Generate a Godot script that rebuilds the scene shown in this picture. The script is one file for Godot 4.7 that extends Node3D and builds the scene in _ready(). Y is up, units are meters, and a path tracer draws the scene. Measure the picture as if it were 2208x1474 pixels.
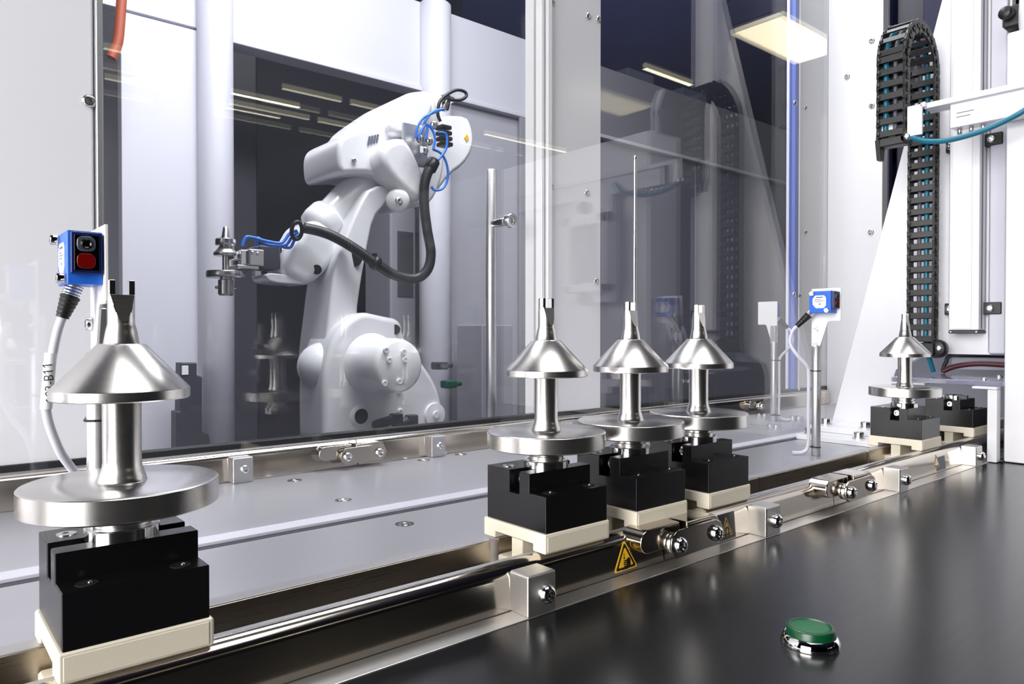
extends Node3D
# Automated cell: pallets with turned steel parts on a guided track, a robot behind clear panes, a gantry on the right.
# x runs along the track, y up, z towards the viewer.

var M := {}
var used := {}

class MB:
	var st := SurfaceTool.new()
	var xf := Transform3D()
	func _init():
		st.begin(Mesh.PRIMITIVE_TRIANGLES)
	func tri(a: Vector3, b: Vector3, c: Vector3, na: Vector3, nb: Vector3, nc: Vector3, ua := Vector2(), ub := Vector2(), uc := Vector2()):
		var g := (b - a).cross(c - a)
		if g.length_squared() < 1e-18:
			return
		if g.dot(na + nb + nc) > 0.0:
			var t := b; b = c; c = t
			t = nb; nb = nc; nc = t
			var u := ub; ub = uc; uc = u
		var ps := [a, b, c]; var ns := [na, nb, nc]; var us := [ua, ub, uc]
		for i in 3:
			st.set_uv(us[i])
			st.set_normal((xf.basis * ns[i]).normalized())
			st.add_vertex(xf * ps[i])
	func quad(a: Vector3, b: Vector3, c: Vector3, d: Vector3, na: Vector3, nb: Vector3, nc: Vector3, nd: Vector3, uv := []):
		if uv.is_empty():
			uv = [Vector2(0, 0), Vector2(1, 0), Vector2(1, 1), Vector2(0, 1)]
		tri(a, b, c, na, nb, nc, uv[0], uv[1], uv[2])
		tri(a, c, d, na, nc, nd, uv[0], uv[2], uv[3])
	# a box with rounded-looking chamfers
	func box(c: Vector3, s: Vector3, bev := 0.0) -> MB:
		var h := s * 0.5
		bev = minf(bev, minf(h.x, minf(h.y, h.z)) * 0.98)
		if bev <= 0.0:
			bev = 0.00001
		for ax in 3:
			for sg in [-1.0, 1.0]:
				var n := Vector3(); n[ax] = sg
				var u := (ax + 1) % 3
				var w := (ax + 2) % 3
				var q := []
				var uv := []
				for k in [[-1, -1], [1, -1], [1, 1], [-1, 1]]:
					var p := Vector3()
					p[ax] = sg * h[ax]
					p[u] = k[0] * (h[u] - bev)
					p[w] = k[1] * (h[w] - bev)
					q.append(c + p)
					uv.append(Vector2(p[u] + h[u], p[w] + h[w]))
				quad(q[0], q[1], q[2], q[3], n, n, n, n, uv)
		for ax in 3:
			var u := (ax + 1) % 3
			var w := (ax + 2) % 3
			for su in [-1.0, 1.0]:
				for sw in [-1.0, 1.0]:
					var nu := Vector3(); nu[u] = su
					var nw := Vector3(); nw[w] = sw
					var p := [Vector3(), Vector3(), Vector3(), Vector3()]
					for i in 4:
						p[i][ax] = (h[ax] - bev) * (-1.0 if i == 0 or i == 3 else 1.0)
						p[i][u] = su * (h[u] if i < 2 else h[u] - bev)
						p[i][w] = sw * (h[w] - bev if i < 2 else h[w])
					quad(c + p[0], c + p[1], c + p[2], c + p[3], nu, nu, nw, nw)
		for sx in [-1.0, 1.0]:
			for sy in [-1.0, 1.0]:
				for sz in [-1.0, 1.0]:
					var k := Vector3(sx, sy, sz)
					var a := c + Vector3(h.x, h.y - bev, h.z - bev) * k
					var b := c + Vector3(h.x - bev, h.y, h.z - bev) * k
					var d := c + Vector3(h.x - bev, h.y - bev, h.z) * k
					tri(a, b, d, Vector3(sx, 0, 0), Vector3(0, sy, 0), Vector3(0, 0, sz))
		return self
	func span(a: Vector3, b: Vector3, bev := 0.0) -> MB:
		return box((a + b) * 0.5, (b - a).abs(), bev)
	# turns a profile of (radius, height) about +y of the frame f; zclip limits |z| above a height (for milled flats)
	func lathe(prof: Array, segs := 48, f := Transform3D(), crease := 40.0, zclip := []) -> MB:
		var n := prof.size()
		var seg_n := []
		for i in n - 1:
			var d: Vector2 = prof[i + 1] - prof[i]
			seg_n.append(Vector2(d.y, -d.x).normalized())
		var vlen := 0.0
		for i in n - 1:
			var n0: Vector2 = seg_n[i]
			var n1: Vector2 = seg_n[i]
			if i > 0 and absf(seg_n[i - 1].angle_to(seg_n[i])) < deg_to_rad(crease):
				n0 = (seg_n[i - 1] + seg_n[i]).normalized()
			if i < n - 2 and absf(seg_n[i + 1].angle_to(seg_n[i])) < deg_to_rad(crease):
				n1 = (seg_n[i + 1] + seg_n[i]).normalized()
			var l: float = (prof[i + 1] - prof[i]).length()
			for k in segs:
				var a0 := TAU * k / segs
				var a1 := TAU * (k + 1) / segs
				var d0 := Vector3(cos(a0), 0, sin(a0))
				var d1 := Vector3(cos(a1), 0, sin(a1))
				var P := [d0 * prof[i].x + Vector3.UP * prof[i].y, d1 * prof[i].x + Vector3.UP * prof[i].y, d1 * prof[i + 1].x + Vector3.UP * prof[i + 1].y, d0 * prof[i + 1].x + Vector3.UP * prof[i + 1].y]
				var N := [d0 * n0.x + Vector3.UP * n0.y, d1 * n0.x + Vector3.UP * n0.y, d1 * n1.x + Vector3.UP * n1.y, d0 * n1.x + Vector3.UP * n1.y]
				if zclip.size():
					var cut := 0
					for j in 4:
						var zm: float = zclip[2] + (zclip[3] - zclip[2]) * clampf((P[j].y - zclip[0]) / (zclip[1] - zclip[0]), 0, 1)
						if P[j].y > zclip[0] - 1e-6 and absf(P[j].z) > zm + 1e-7:
							P[j].z = signf(P[j].z) * zm
							cut += 1
					if cut == 4:
						var sl: float = (zclip[2] - zclip[3]) / (zclip[1] - zclip[0])
						var fn := Vector3(0, sl, signf(P[0].z + P[2].z)).normalized()
						N = [fn, fn, fn, fn]
				var uv := [Vector2(float(k) / segs, vlen), Vector2(float(k + 1) / segs, vlen), Vector2(float(k + 1) / segs, vlen + l), Vector2(float(k) / segs, vlen + l)]
				for j in 4:
					P[j] = f * P[j]
					N[j] = f.basis * N[j]
				quad(P[0], P[1], P[2], P[3], N[0], N[1], N[2], N[3], uv)
			vlen += l
		return self
	static func along(a: Vector3, d: Vector3) -> Transform3D:
		var y := d.normalized()
		var x := y.cross(Vector3.UP if absf(y.y) < 0.9 else Vector3.RIGHT).normalized()
		return Transform3D(Basis(x, y, x.cross(y)), a)
	func cyl(a: Vector3, b: Vector3, r: float, bev := 0.0, segs := 24) -> MB:
		var h := (b - a).length()
		var e := minf(bev, minf(r, h * 0.5) * 0.9)
		var p := [Vector2(0, 0), Vector2(r - e, 0)]
		if e > 0:
			p.append(Vector2(r, e))
			p.append(Vector2(r, h - e))
		else:
			p.append(Vector2(r, h))
		p.append(Vector2(r - e, h))
		p.append(Vector2(0, h))
		return lathe(p, segs, MB.along(a, b - a), 50.0 if e > 0 else 30.0)
	# a button-head or cap screw seen from its head: o is the seat, d points out of the surface
	func screw(o: Vector3, d: Vector3, r: float, h: float, domed := true) -> MB:
		var p := []
		if domed:
			p = [Vector2(r, 0), Vector2(r, h * 0.25), Vector2(r * 0.93, h * 0.6), Vector2(r * 0.75, h * 0.88), Vector2(r * 0.55, h), Vector2(r * 0.5, h), Vector2(r * 0.46, h * 0.45), Vector2(0, h * 0.4)]
		else:
			p = [Vector2(r, 0), Vector2(r, h * 0.88), Vector2(r * 0.9, h), Vector2(r * 0.56, h), Vector2(r * 0.52, h * 0.5), Vector2(0, h * 0.45)]
		return lathe(p, 20, MB.along(o, d), 38.0)
	func ball(c: Vector3, r: float, sy := 1.0, segs := 24) -> MB:
		var p := []
		for i in 13:
			var a := -PI / 2 + PI * i / 12
			p.append(Vector2(maxf(cos(a) * r, 0.0), sin(a) * r * sy))
		return lathe(p, segs, Transform3D(Basis(), c), 60.0)
	static func smooth(pts: Array, each := 8) -> Array:
		var out := []
		for i in pts.size() - 1:
			var p0: Vector3 = pts[maxi(i - 1, 0)]
			var p1: Vector3 = pts[i]
			var p2: Vector3 = pts[i + 1]
			var p3: Vector3 = pts[mini(i + 2, pts.size() - 1)]
			for k in each:
				out.append(p1.cubic_interpolate(p2, p0, p3, float(k) / each))
		out.append(pts[-1])
		return out
	func tube(pts: Array, r: float, segs := 12, ribs := 0.0) -> MB:
		var rings := []
		var up := Vector3.UP
		var t0: Vector3 = (pts[1] - pts[0]).normalized()
		if absf(t0.dot(up)) > 0.9:
			up = Vector3.RIGHT
		for i in pts.size():
			var t: Vector3 = (pts[mini(i + 1, pts.size() - 1)] - pts[maxi(i - 1, 0)]).normalized()
			up = (up - t * up.dot(t)).normalized()
			var s := t.cross(up)
			var ring := PackedVector3Array()
			var rr := r * (1.0 + (ribs if i % 2 == 0 else 0.0))
			for k in segs:
				var a := TAU * k / segs
				ring.append(pts[i] + (up * cos(a) + s * sin(a)) * rr)
			rings.append(ring)
		return loft(rings, true)
	# joins rings of equal size with a smooth skin
	func loft(rings: Array, cap := true) -> MB:
		var m: int = rings[0].size()
		var n := rings.size()
		var nor := []
		for i in n:
			var c := Vector3()
			for p in rings[i]:
				c += p
			c /= m
			var row := []
			for k in m:
				var du: Vector3 = rings[i][(k + 1) % m] - rings[i][(k + m - 1) % m]
				var dv: Vector3 = rings[mini(i + 1, n - 1)][k] - rings[maxi(i - 1, 0)][k]
				var q := du.cross(dv).normalized()
				if q.dot(rings[i][k] - c) < 0:
					q = -q
				row.append(q)
			nor.append(row)
		for i in n - 1:
			for k in m:
				var j := (k + 1) % m
				quad(rings[i][k], rings[i][j], rings[i + 1][j], rings[i + 1][k], nor[i][k], nor[i][j], nor[i + 1][j], nor[i + 1][k], [Vector2(float(k) / m, i), Vector2(float(k + 1) / m, i), Vector2(float(k + 1) / m, i + 1), Vector2(float(k) / m, i + 1)])
		if cap:
			for e in [0, n - 1]:
				var c := Vector3()
				for p in rings[e]:
					c += p
				c /= m
				var inner := Vector3()
				for p in rings[1 if e == 0 else n - 2]:
					inner += p
				var d: Vector3 = (c - inner / m).normalized()
				for k in m:
					tri(c, rings[e][k], rings[e][(k + 1) % m], d, d, d)
		return self
	# an outline in the xy plane of the frame f, given depth z0..z1 and a rounded rim
	func prism(poly: PackedVector2Array, z0: float, z1: float, bev := 0.0, f := Transform3D(), crease := 50.0) -> MB:
		var m := poly.size()
		if Geometry2D.is_polygon_clockwise(poly):
			poly.reverse()
		var en := []
		for i in m:
			var d := poly[(i + 1) % m] - poly[i]
			en.append(Vector2(d.y, -d.x).normalized())
		var vn := []
		for i in m:
			var a: Vector2 = en[(i + m - 1) % m]
			var b: Vector2 = en[i]
			vn.append([a, b] if absf(a.angle_to(b)) > deg_to_rad(crease) else [(a + b).normalized(), (a + b).normalized()])
		var shrink := func(t: float) -> PackedVector2Array:
			var r := PackedVector2Array()
			for i in m:
				var a: Vector2 = en[(i + m - 1) % m]
				var b: Vector2 = en[i]
				var bis := (a + b).normalized()
				r.append(poly[i] - bis * t / maxf(bis.dot(b), 0.5))
			return r
		while bev > 0.0005 and Geometry2D.triangulate_polygon(shrink.call(bev)).is_empty():
			bev *= 0.7
		var steps := [[0.0, 0.0]] if bev <= 0 else []
		if bev > 0:
			for k in 4:
				var a := PI / 2 * k / 3.0
				steps.append([bev * (1 - sin(a)), bev * (1 - cos(a)), a])
		for side in [0, 1]:
			var zz := z1 if side == 1 else z0
			var sg := 1.0 if side == 1 else -1.0
			var cap: PackedVector2Array = shrink.call(bev) if bev > 0 else poly
			var ix := Geometry2D.triangulate_polygon(cap)
			var nn := f.basis * Vector3(0, 0, sg)
			for i in range(0, ix.size(), 3):
				var a := cap[ix[i]]; var b := cap[ix[i + 1]]; var c := cap[ix[i + 2]]
				tri(f * Vector3(a.x, a.y, zz), f * Vector3(b.x, b.y, zz), f * Vector3(c.x, c.y, zz), nn, nn, nn, a, b, c)
			for s in steps.size() - 1:
				var A: PackedVector2Array = shrink.call(steps[s][0])
				var B: PackedVector2Array = shrink.call(steps[s + 1][0])
				var za: float = zz - sg * steps[s][1]
				var zb: float = zz - sg * steps[s + 1][1]
				for i in m:
					var j := (i + 1) % m
					var n0: Vector2 = vn[i][1]
					var n1: Vector2 = vn[j][0]
					var mk := func(q: Vector2, ang: float) -> Vector3:
						return f.basis * Vector3(q.x * sin(ang), q.y * sin(ang), sg * cos(ang))
					quad(f * Vector3(A[i].x, A[i].y, za), f * Vector3(A[j].x, A[j].y, za), f * Vector3(B[j].x, B[j].y, zb), f * Vector3(B[i].x, B[i].y, zb), mk.call(n0, steps[s][2]), mk.call(n1, steps[s][2]), mk.call(n1, steps[s + 1][2]), mk.call(n0, steps[s + 1][2]))
		for i in m:
			var j := (i + 1) % m
			var n0: Vector2 = vn[i][1]
			var n1: Vector2 = vn[j][0]
			var a3 := f.basis * Vector3(n0.x, n0.y, 0)
			var b3 := f.basis * Vector3(n1.x, n1.y, 0)
			quad(f * Vector3(poly[i].x, poly[i].y, z0 + bev), f * Vector3(poly[j].x, poly[j].y, z0 + bev), f * Vector3(poly[j].x, poly[j].y, z1 - bev), f * Vector3(poly[i].x, poly[i].y, z1 - bev), a3, b3, b3, a3, [Vector2(poly[i].x, z0), Vector2(poly[j].x, z0), Vector2(poly[j].x, z1), Vector2(poly[i].x, z1)])
		return self

# ---------------------------------------------------------------- naming
func numbered(called: String) -> String:
	var k: int = used.get(called, 0)
	used[called] = k + 1
	return called if k == 0 else "%s_%03d" % [called, k]

func tag(o: Node, label := "", category := "", group := "", kind := ""):
	if label: o.set_meta("label", label)
	if category: o.set_meta("category", category)
	if group: o.set_meta("group", group)
	if kind: o.set_meta("kind", kind)
	return o

func thing(called: String, at: Vector3, label: String, category: String, group := "", turn := 0.0) -> Node3D:
	var o := Node3D.new()
	o.name = numbered(called)
	o.position = at
	o.rotation.y = turn
	add_child(o)
	tag(o, label, category, group)
	return o

func obj(called: String, mb: MB, mat: Material, parent: Node = null) -> MeshInstance3D:
	var o := MeshInstance3D.new()
	mb.st.set_material(mat)
	o.mesh = mb.st.commit()
	o.cast_shadow = GeometryInstance3D.SHADOW_CASTING_SETTING_ON
	if parent == null:
		o.name = numbered(called)
		add_child(o)
	else:
		o.name = called
		parent.add_child(o, true)
	return o

func struct(called: String, mb: MB, mat: Material, label := "") -> MeshInstance3D:
	return tag(obj(called, mb, mat), label, "", "", "structure")

func copy(o: Node3D, at: Vector3, label: String) -> Node3D:
	var c: Node3D = o.duplicate()
	c.name = numbered(str(o.name))
	add_child(c)
	c.position = at
	c.set_meta("label", label)
	return c

# a point of the photograph's view carried out to the depth plane z: how the robot's joints were surveyed
func at_z(u: float, v: float, z: float) -> Vector3:
	var d := Basis.from_euler(Vector3(PITCH, YAW, 0)) * Vector3((u - 1104.0) / 1565.0, -(v - 737.0) / 1565.0, -1.0)
	return Vector3(0, EYE, 0) + d * (z / d.z)

func at_x(u: float, v: float, x: float) -> Vector3:
	var d := Basis.from_euler(Vector3(PITCH, YAW, 0)) * Vector3((u - 1104.0) / 1565.0, -(v - 737.0) / 1565.0, -1.0)
	return Vector3(0, EYE, 0) + d * (x / d.x)

func outline(px: Array, z: float) -> PackedVector2Array:
	var r := PackedVector2Array()
	for p in px:
		var q := at_z(p[0], p[1], z)
		r.append(Vector2(q.x, q.y))
	return r

const EYE := 0.16
const YAW := deg_to_rad(-40.3)
const PITCH := -0.01214
const LEAN := 5.0           # the rail faces lean back a little
const GLASS_Z := -0.567
const BACK_Z := -0.806
const TOP := 0.0262      # running height of the pallets
const PLATE := 0.002     # top of the cover plates

# ---------------------------------------------------------------- materials
func mat(called: String, c: Color, rough := 0.5, metal := 0.0) -> StandardMaterial3D:
	var m := StandardMaterial3D.new()
	m.resource_name = called
	m.albedo_color = c
	m.roughness = rough
	m.metallic = metal
	M[called] = m
	return m

func streaks(seed_value: int, side := 512, lo := 0.3, hi := 0.7) -> ImageTexture:
	var rng := RandomNumberGenerator.new()
	rng.seed = seed_value
	var im := Image.create(side, side, false, Image.FORMAT_RGB8)
	for y in side:
		var base := rng.randf()
		var knots := []
		for k in 9:
			knots.append(rng.randf())
		knots[8] = knots[0]
		for x in side:
			var t := 8.0 * x / side
			var i := int(t)
			var v: float = lerpf(knots[i], knots[i + 1], smoothstep(0, 1, t - i))
			var g := lerpf(lo, hi, clampf(base * 0.6 + v * 0.4, 0, 1))
			im.set_pixel(x, y, Color(g, g, g))
	return ImageTexture.create_from_image(im)

func brush(m: StandardMaterial3D, tex: Texture2D, scale: Vector3, relief := 0.0):
	m.uv1_triplanar = true
	m.uv1_world_triplanar = true
	m.uv1_scale = scale
	m.roughness_texture = tex
	m.roughness = m.roughness * 2.0
	if relief > 0:
		m.heightmap_enabled = true
		m.heightmap_texture = tex
		m.heightmap_scale = relief

func make_materials():
	var st := streaks(7, 512, 0.42, 0.58)
	var st2 := streaks(11, 512, 0.45, 0.55)
	var nz := FastNoiseLite.new()
	nz.seed = 4
	nz.frequency = 0.12
	var grain := NoiseTexture2D.new()
	grain.width = 256; grain.height = 256
	grain.noise = nz
	grain.seamless = true
	# turned steel: fine grooves run round the axis
	var t := mat("turned_steel", Color(0.86, 0.85, 0.84), 0.24, 1.0)
	t.anisotropy_enabled = true
	t.anisotropy = 0.55
	t.roughness_texture = st2
	t.roughness = 0.48
	t.uv1_scale = Vector3(1, 25, 1)
	brush(mat("brushed_rail", Color(0.78, 0.75, 0.71), 0.14, 1.0), st, Vector3(3, 5, 5))
	brush(mat("rail_inside", Color(0.76, 0.72, 0.67), 0.3, 1.0), st, Vector3(3, 5, 5))
	mat("steel", Color(0.84, 0.83, 0.82), 0.2, 1.0)
	mat("bright_steel", Color(0.9, 0.9, 0.9), 0.12, 1.0)
	mat("chrome", Color(0.93, 0.93, 0.93), 0.04, 1.0)
	brush(mat("milled_aluminium", Color(0.82, 0.82, 0.83), 0.42, 1.0), st2, Vector3(4, 4, 4))
	var bl := mat("blasted_aluminium", Color(0.83, 0.82, 0.81), 0.42, 1.0)
	bl.uv1_triplanar = true
	bl.uv1_world_triplanar = true
	bl.uv1_scale = Vector3(25, 25, 25)
	bl.heightmap_enabled = true
	bl.heightmap_texture = grain
	bl.heightmap_scale = 0.002
	var pl := mat("plate_aluminium", Color(0.72, 0.72, 0.745), 0.32, 0.55)
	pl.uv1_triplanar = true
	pl.uv1_world_triplanar = true
	pl.uv1_scale = Vector3(14, 14, 14)
	pl.heightmap_enabled = true
	pl.heightmap_texture = grain
	pl.heightmap_scale = 0.001
	mat("lip_metal", Color(0.70, 0.69, 0.70), 0.42, 0.55)
	mat("black_anodised", Color(0.06, 0.06, 0.07), 0.27, 0.0)
	mat("black_rubber", Color(0.035, 0.035, 0.04), 0.45, 0.0)
	mat("black_plastic", Color(0.075, 0.073, 0.078), 0.42, 0.0)
	mat("cream_plastic", Color(0.92, 0.885, 0.81), 0.42, 0.0)
	var wt := mat("black_panel", Color(0.088, 0.088, 0.094), 0.235, 0.0)
	brush(wt, streaks(23, 512, 0.466, 0.534), Vector3(2.2, 3.0, 3.0))
	mat("dark_gap", Color(0.02, 0.02, 0.022), 0.7)
	var wp := mat("white_paint", Color(0.90, 0.90, 0.92), 0.35)
	wp.clearcoat_enabled = true; wp.clearcoat = 0.3; wp.clearcoat_roughness = 0.15
	var rp := mat("robot_paint", Color(0.92, 0.92, 0.935), 0.3)
	rp.clearcoat_enabled = true; rp.clearcoat = 0.5; rp.clearcoat_roughness = 0.1
	mat("cell_paint", Color(0.80, 0.80, 0.845), 0.5)
	mat("grey_paint", Color(0.55, 0.55, 0.59), 0.5)
	mat("panel_grey", Color(0.66, 0.66, 0.70), 0.5)
	mat("cover_grey", Color(0.47, 0.47, 0.53), 0.5)
	mat("dark_grey", Color(0.22, 0.22, 0.26), 0.45)
	mat("hall_paint", Color(0.22, 0.23, 0.36), 0.8)
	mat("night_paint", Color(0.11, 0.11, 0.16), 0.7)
	mat("screen_blue", Color(0.2, 0.2, 0.32), 0.6)
	mat("hall_floor", Color(0.2, 0.2, 0.22), 0.6)
	mat("sensor_blue", Color(0.15, 0.41, 0.84), 0.35)
	mat("sensor_navy", Color(0.05, 0.12, 0.36), 0.3)
	mat("pneumatic_blue", Color(0.16, 0.45, 0.85), 0.3)
	mat("teal_cable", Color(0.05, 0.42, 0.52), 0.4)
	mat("maroon_cable", Color(0.28, 0.07, 0.12), 0.5)
	mat("white_cable", Color(0.82, 0.82, 0.86), 0.5)
	mat("brown_band", Color(0.62, 0.29, 0.18), 0.55)
	mat("lens_black", Color(0.02, 0.02, 0.025), 0.06)
	mat("lens_red", Color(0.40, 0.03, 0.03), 0.1)
	mat("lens_clear", Color(0.42, 0.45, 0.5), 0.08, 0.6)
	mat("sticker_yellow", Color(0.93, 0.72, 0.12), 0.4)
	mat("sticker_pale", Color(0.80, 0.70, 0.36), 0.4)
	mat("sticker_black", Color(0.03, 0.025, 0.02), 0.4)
	mat("sticker_film", Color(0.09, 0.09, 0.09), 0.25)
	mat("paper_white", Color(0.93, 0.93, 0.94), 0.5)
	mat("print_grey", Color(0.35, 0.36, 0.42), 0.5)
	var gb := mat("button_green", Color(0.02, 0.26, 0.14), 0.3)
	gb.subsurf_scatter_enabled = true; gb.subsurf_scatter_strength = 0.15
	mat("button_face", Color(0.03, 0.38, 0.21), 0.45)
	mat("valve_green", Color(0.05, 0.3, 0.22), 0.4)
	mat("blue_edge", Color(0.46, 0.52, 0.80), 0.25)
	var g := mat("clear_glass", Color(0.9, 0.93, 1.0, 0.008), 0.0)
	var g2 := mat("back_glass", Color(0.9, 0.93, 1.0, 0.008), 0.0)
	g2.transparency = BaseMaterial3D.TRANSPARENCY_ALPHA
	g2.metallic_specular = 0.3
	g.transparency = BaseMaterial3D.TRANSPARENCY_ALPHA
	var ac := mat("tinted_acrylic", Color(0.62, 0.63, 0.75, 0.35), 0.05)
	ac.transparency = BaseMaterial3D.TRANSPARENCY_ALPHA
	for k in [["lamp_face", Color(1.0, 0.96, 0.82), 2.0], ["soft_face", Color(1, 1, 1), 2.0], ["tube_glow", Color(1.0, 0.97, 0.78), 1.0]]:
		var m := mat(k[0], Color(0.9, 0.9, 0.88), 0.6)
		m.emission_enabled = true
		m.emission = k[1]
		m.emission_energy_multiplier = k[2]

func area_light(at: Vector3, to: Vector3, size: Vector2, energy: float, c := Color.WHITE):
	var l := AreaLight3D.new()
	l.name = numbered("area_light")
	l.area_size = size
	l.light_energy = energy
	l.light_color = c
	l.shadow_enabled = true
	l.area_range = 20.0
	l.area_attenuation = 2.0
	add_child(l)
	l.look_at_from_position(at, to, Vector3.UP if absf((to - at).normalized().y) < 0.98 else Vector3.BACK)

# a lit panel in its housing and the light it gives
func soft_lamp(called: String, label: String, at: Vector3, to: Vector3, size: Vector2, energy: float, c: Color, face: String):
	area_light(at, to, size, energy, c)
	var o := Node3D.new()
	o.name = numbered(called)
	add_child(o)
	tag(o, label, "lamp")
	o.look_at_from_position(at, to, Vector3.UP if absf((to - at).normalized().y) < 0.98 else Vector3.BACK)
	obj("diffuser_panel", MB.new().box(Vector3(0, 0, 0.006), Vector3(size.x, size.y, 0.006)), M[face], o)
	obj("lamp_housing", MB.new().box(Vector3(0, 0, 0.035), Vector3(size.x + 0.02, size.y + 0.02, 0.05), 0.004), M.dark_grey, o)

func _ready():
	# ---- camera
	var cam := Camera3D.new()
	cam.name = "camera"
	cam.fov = 2.0 * rad_to_deg(atan(737.0 / 1565.0))
	cam.near = 0.01
	cam.position = Vector3(0, EYE, 0)
	cam.rotation = Vector3(PITCH, YAW, 0)
	add_child(cam)
	cam.current = true
	# ---- environment and exposure
	var we := WorldEnvironment.new()
	we.name = "environment"
	var env := Environment.new()
	env.background_mode = Environment.BG_COLOR
	env.background_color = Color(0.02, 0.02, 0.03)
	env.tonemap_mode = Environment.TONE_MAPPER_LINEAR
	env.tonemap_exposure = 1.0
	env.sdfgi_enabled = true
	env.ssao_enabled = true
	env.ssil_enabled = true
	we.environment = env
	add_child(we)
	make_materials()
	# ---- large lamps
	soft_lamp("softbox", "large square photographic softbox standing beside the left end of the track", Vector3(-1.55, 0.62, 0.12), Vector3(0.5, 0.1, -0.4), Vector2(1.3, 1.3), 5.7, Color(1, 0.99, 0.98), "soft_face")
	soft_lamp("softbox", "wide photographic softbox hanging above the black worktop", Vector3(0.35, 1.75, 0.1), Vector3(0.6, 0, -0.5), Vector2(1.2, 0.8), 0.28, Color(1, 0.99, 0.97), "soft_face")
	soft_lamp("cell_lamp", "long flat lamp hanging above the robot inside the cell", Vector3(1.0, 1.95, -1.3), Vector3(1.0, 0, -1.5), Vector2(1.5, 0.5), 2.2, Color(0.97, 0.98, 1.0), "soft_face")
	soft_lamp("cell_lamp", "long flat lamp hanging just behind the panes, shining down on the robot", Vector3(0.75, 1.6, -0.95), Vector3(0.95, 0.3, -1.5), Vector2(1.3, 0.35), 2.8, Color(0.97, 0.98, 1.0), "soft_face")
	soft_lamp("hall_lamp", "bluish lamp low behind the cell wall washing the far hall wall", Vector3(3.6, 0.85, -2.7), Vector3(4.2, 2.3, -5.0), Vector2(2.4, 0.4), 2.2, Color(0.72, 0.78, 1.0), "soft_face")
	soft_lamp("machine_lamp", "slim warm machine lamp above the right end of the track", Vector3(1.34, 0.73, -0.40), Vector3(1.34, 0, -0.40), Vector2(0.24, 0.10), 0.028, Color(1, 0.95, 0.80), "lamp_face")
	build_hall()
	build_cell()
	build_track()
	build_worktop()
	build_carriers()
	build_sensors()
	build_glass()
	build_robot()
	build_gantry()

# ---------------------------------------------------------------- the hall round the machine
func build_hall():
	struct("floor", MB.new().span(Vector3(-4, -1.0, -5), Vector3(11, -0.9, 8)), M.hall_floor, "dark grey hall floor under the machine")
	struct("ceiling", MB.new().span(Vector3(-4, 2.6, -5), Vector3(11, 2.7, 8)), M.hall_paint, "dark hall ceiling that carries rows of tube lamps")
	struct("wall_back", MB.new().span(Vector3(-4, -0.9, -5.1), Vector3(11, 2.6, -5)), M.hall_paint, "dark hall wall far behind the robot cell")
	struct("wall_front", MB.new().span(Vector3(-4, -0.9, 8), Vector3(11, 2.6, 8.1)), M.hall_paint, "dark hall wall behind the viewer")
	struct("wall_left", MB.new().span(Vector3(-4.1, -0.9, -5), Vector3(-4, 2.6, 8)), M.hall_paint, "dark hall wall on the left")
	struct("wall_right", MB.new().span(Vector3(11, -0.9, -5), Vector3(11.1, 2.6, 8)), M.hall_paint, "dark hall wall on the right")
	var rows := [
		[2.48, 3.17, 5.97, 24.0, "brightest, middle of the farthest row but one"], [1.46, 1.98, 6.3, 4.0, "short, left end of the farthest row"], [2.58, 3.43, 6.3, 4.0, "second from the left in the farthest row"], [3.53, 4.07, 6.3, 4.0, "right end of the farthest row"],
		[1.30, 1.83, 5.52, 5.0, "left end of the third row from the back"], [2.80, 3.41, 5.52, 5.0, "second in the third row from the back"],
		[3.51, 3.91, 5.52, 4.0, "short, third in the third row from the back"], [5.23, 6.55, 5.52, 7.0, "long, right end of the third row from the back"], [5.0, 5.68, 2.97, 8.0, "nearest to the machine, alone in its row"]]
	for r in rows:
		var cx: float = (r[0] + r[1]) * 0.5
		var t := thing("tube_lamp", Vector3(cx, 2.6, r[2]), "fluorescent tube lamp behind the viewer, " + r[4], "lamp", "fluorescent lamps in rows under the hall ceiling")
		var hw: float = (r[1] - r[0]) * 0.5
		obj("lamp_tray", MB.new().box(Vector3(0, -0.04, 0), Vector3(hw * 2 + 0.04, 0.08, 0.09), 0.005), M.dark_grey, t)
		obj("tube", MB.new().cyl(Vector3(-hw, -0.1, 0), Vector3(hw, -0.1, 0), 0.022, 0.004, 16), M.tube_glow, t)
		area_light(Vector3(cx, 2.47, r[2]), Vector3(cx, 0, r[2]), Vector2(hw * 2, 0.05), r[3] * hw * 2 * 0.05 / PI, Color(1, 0.97, 0.86))

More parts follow.
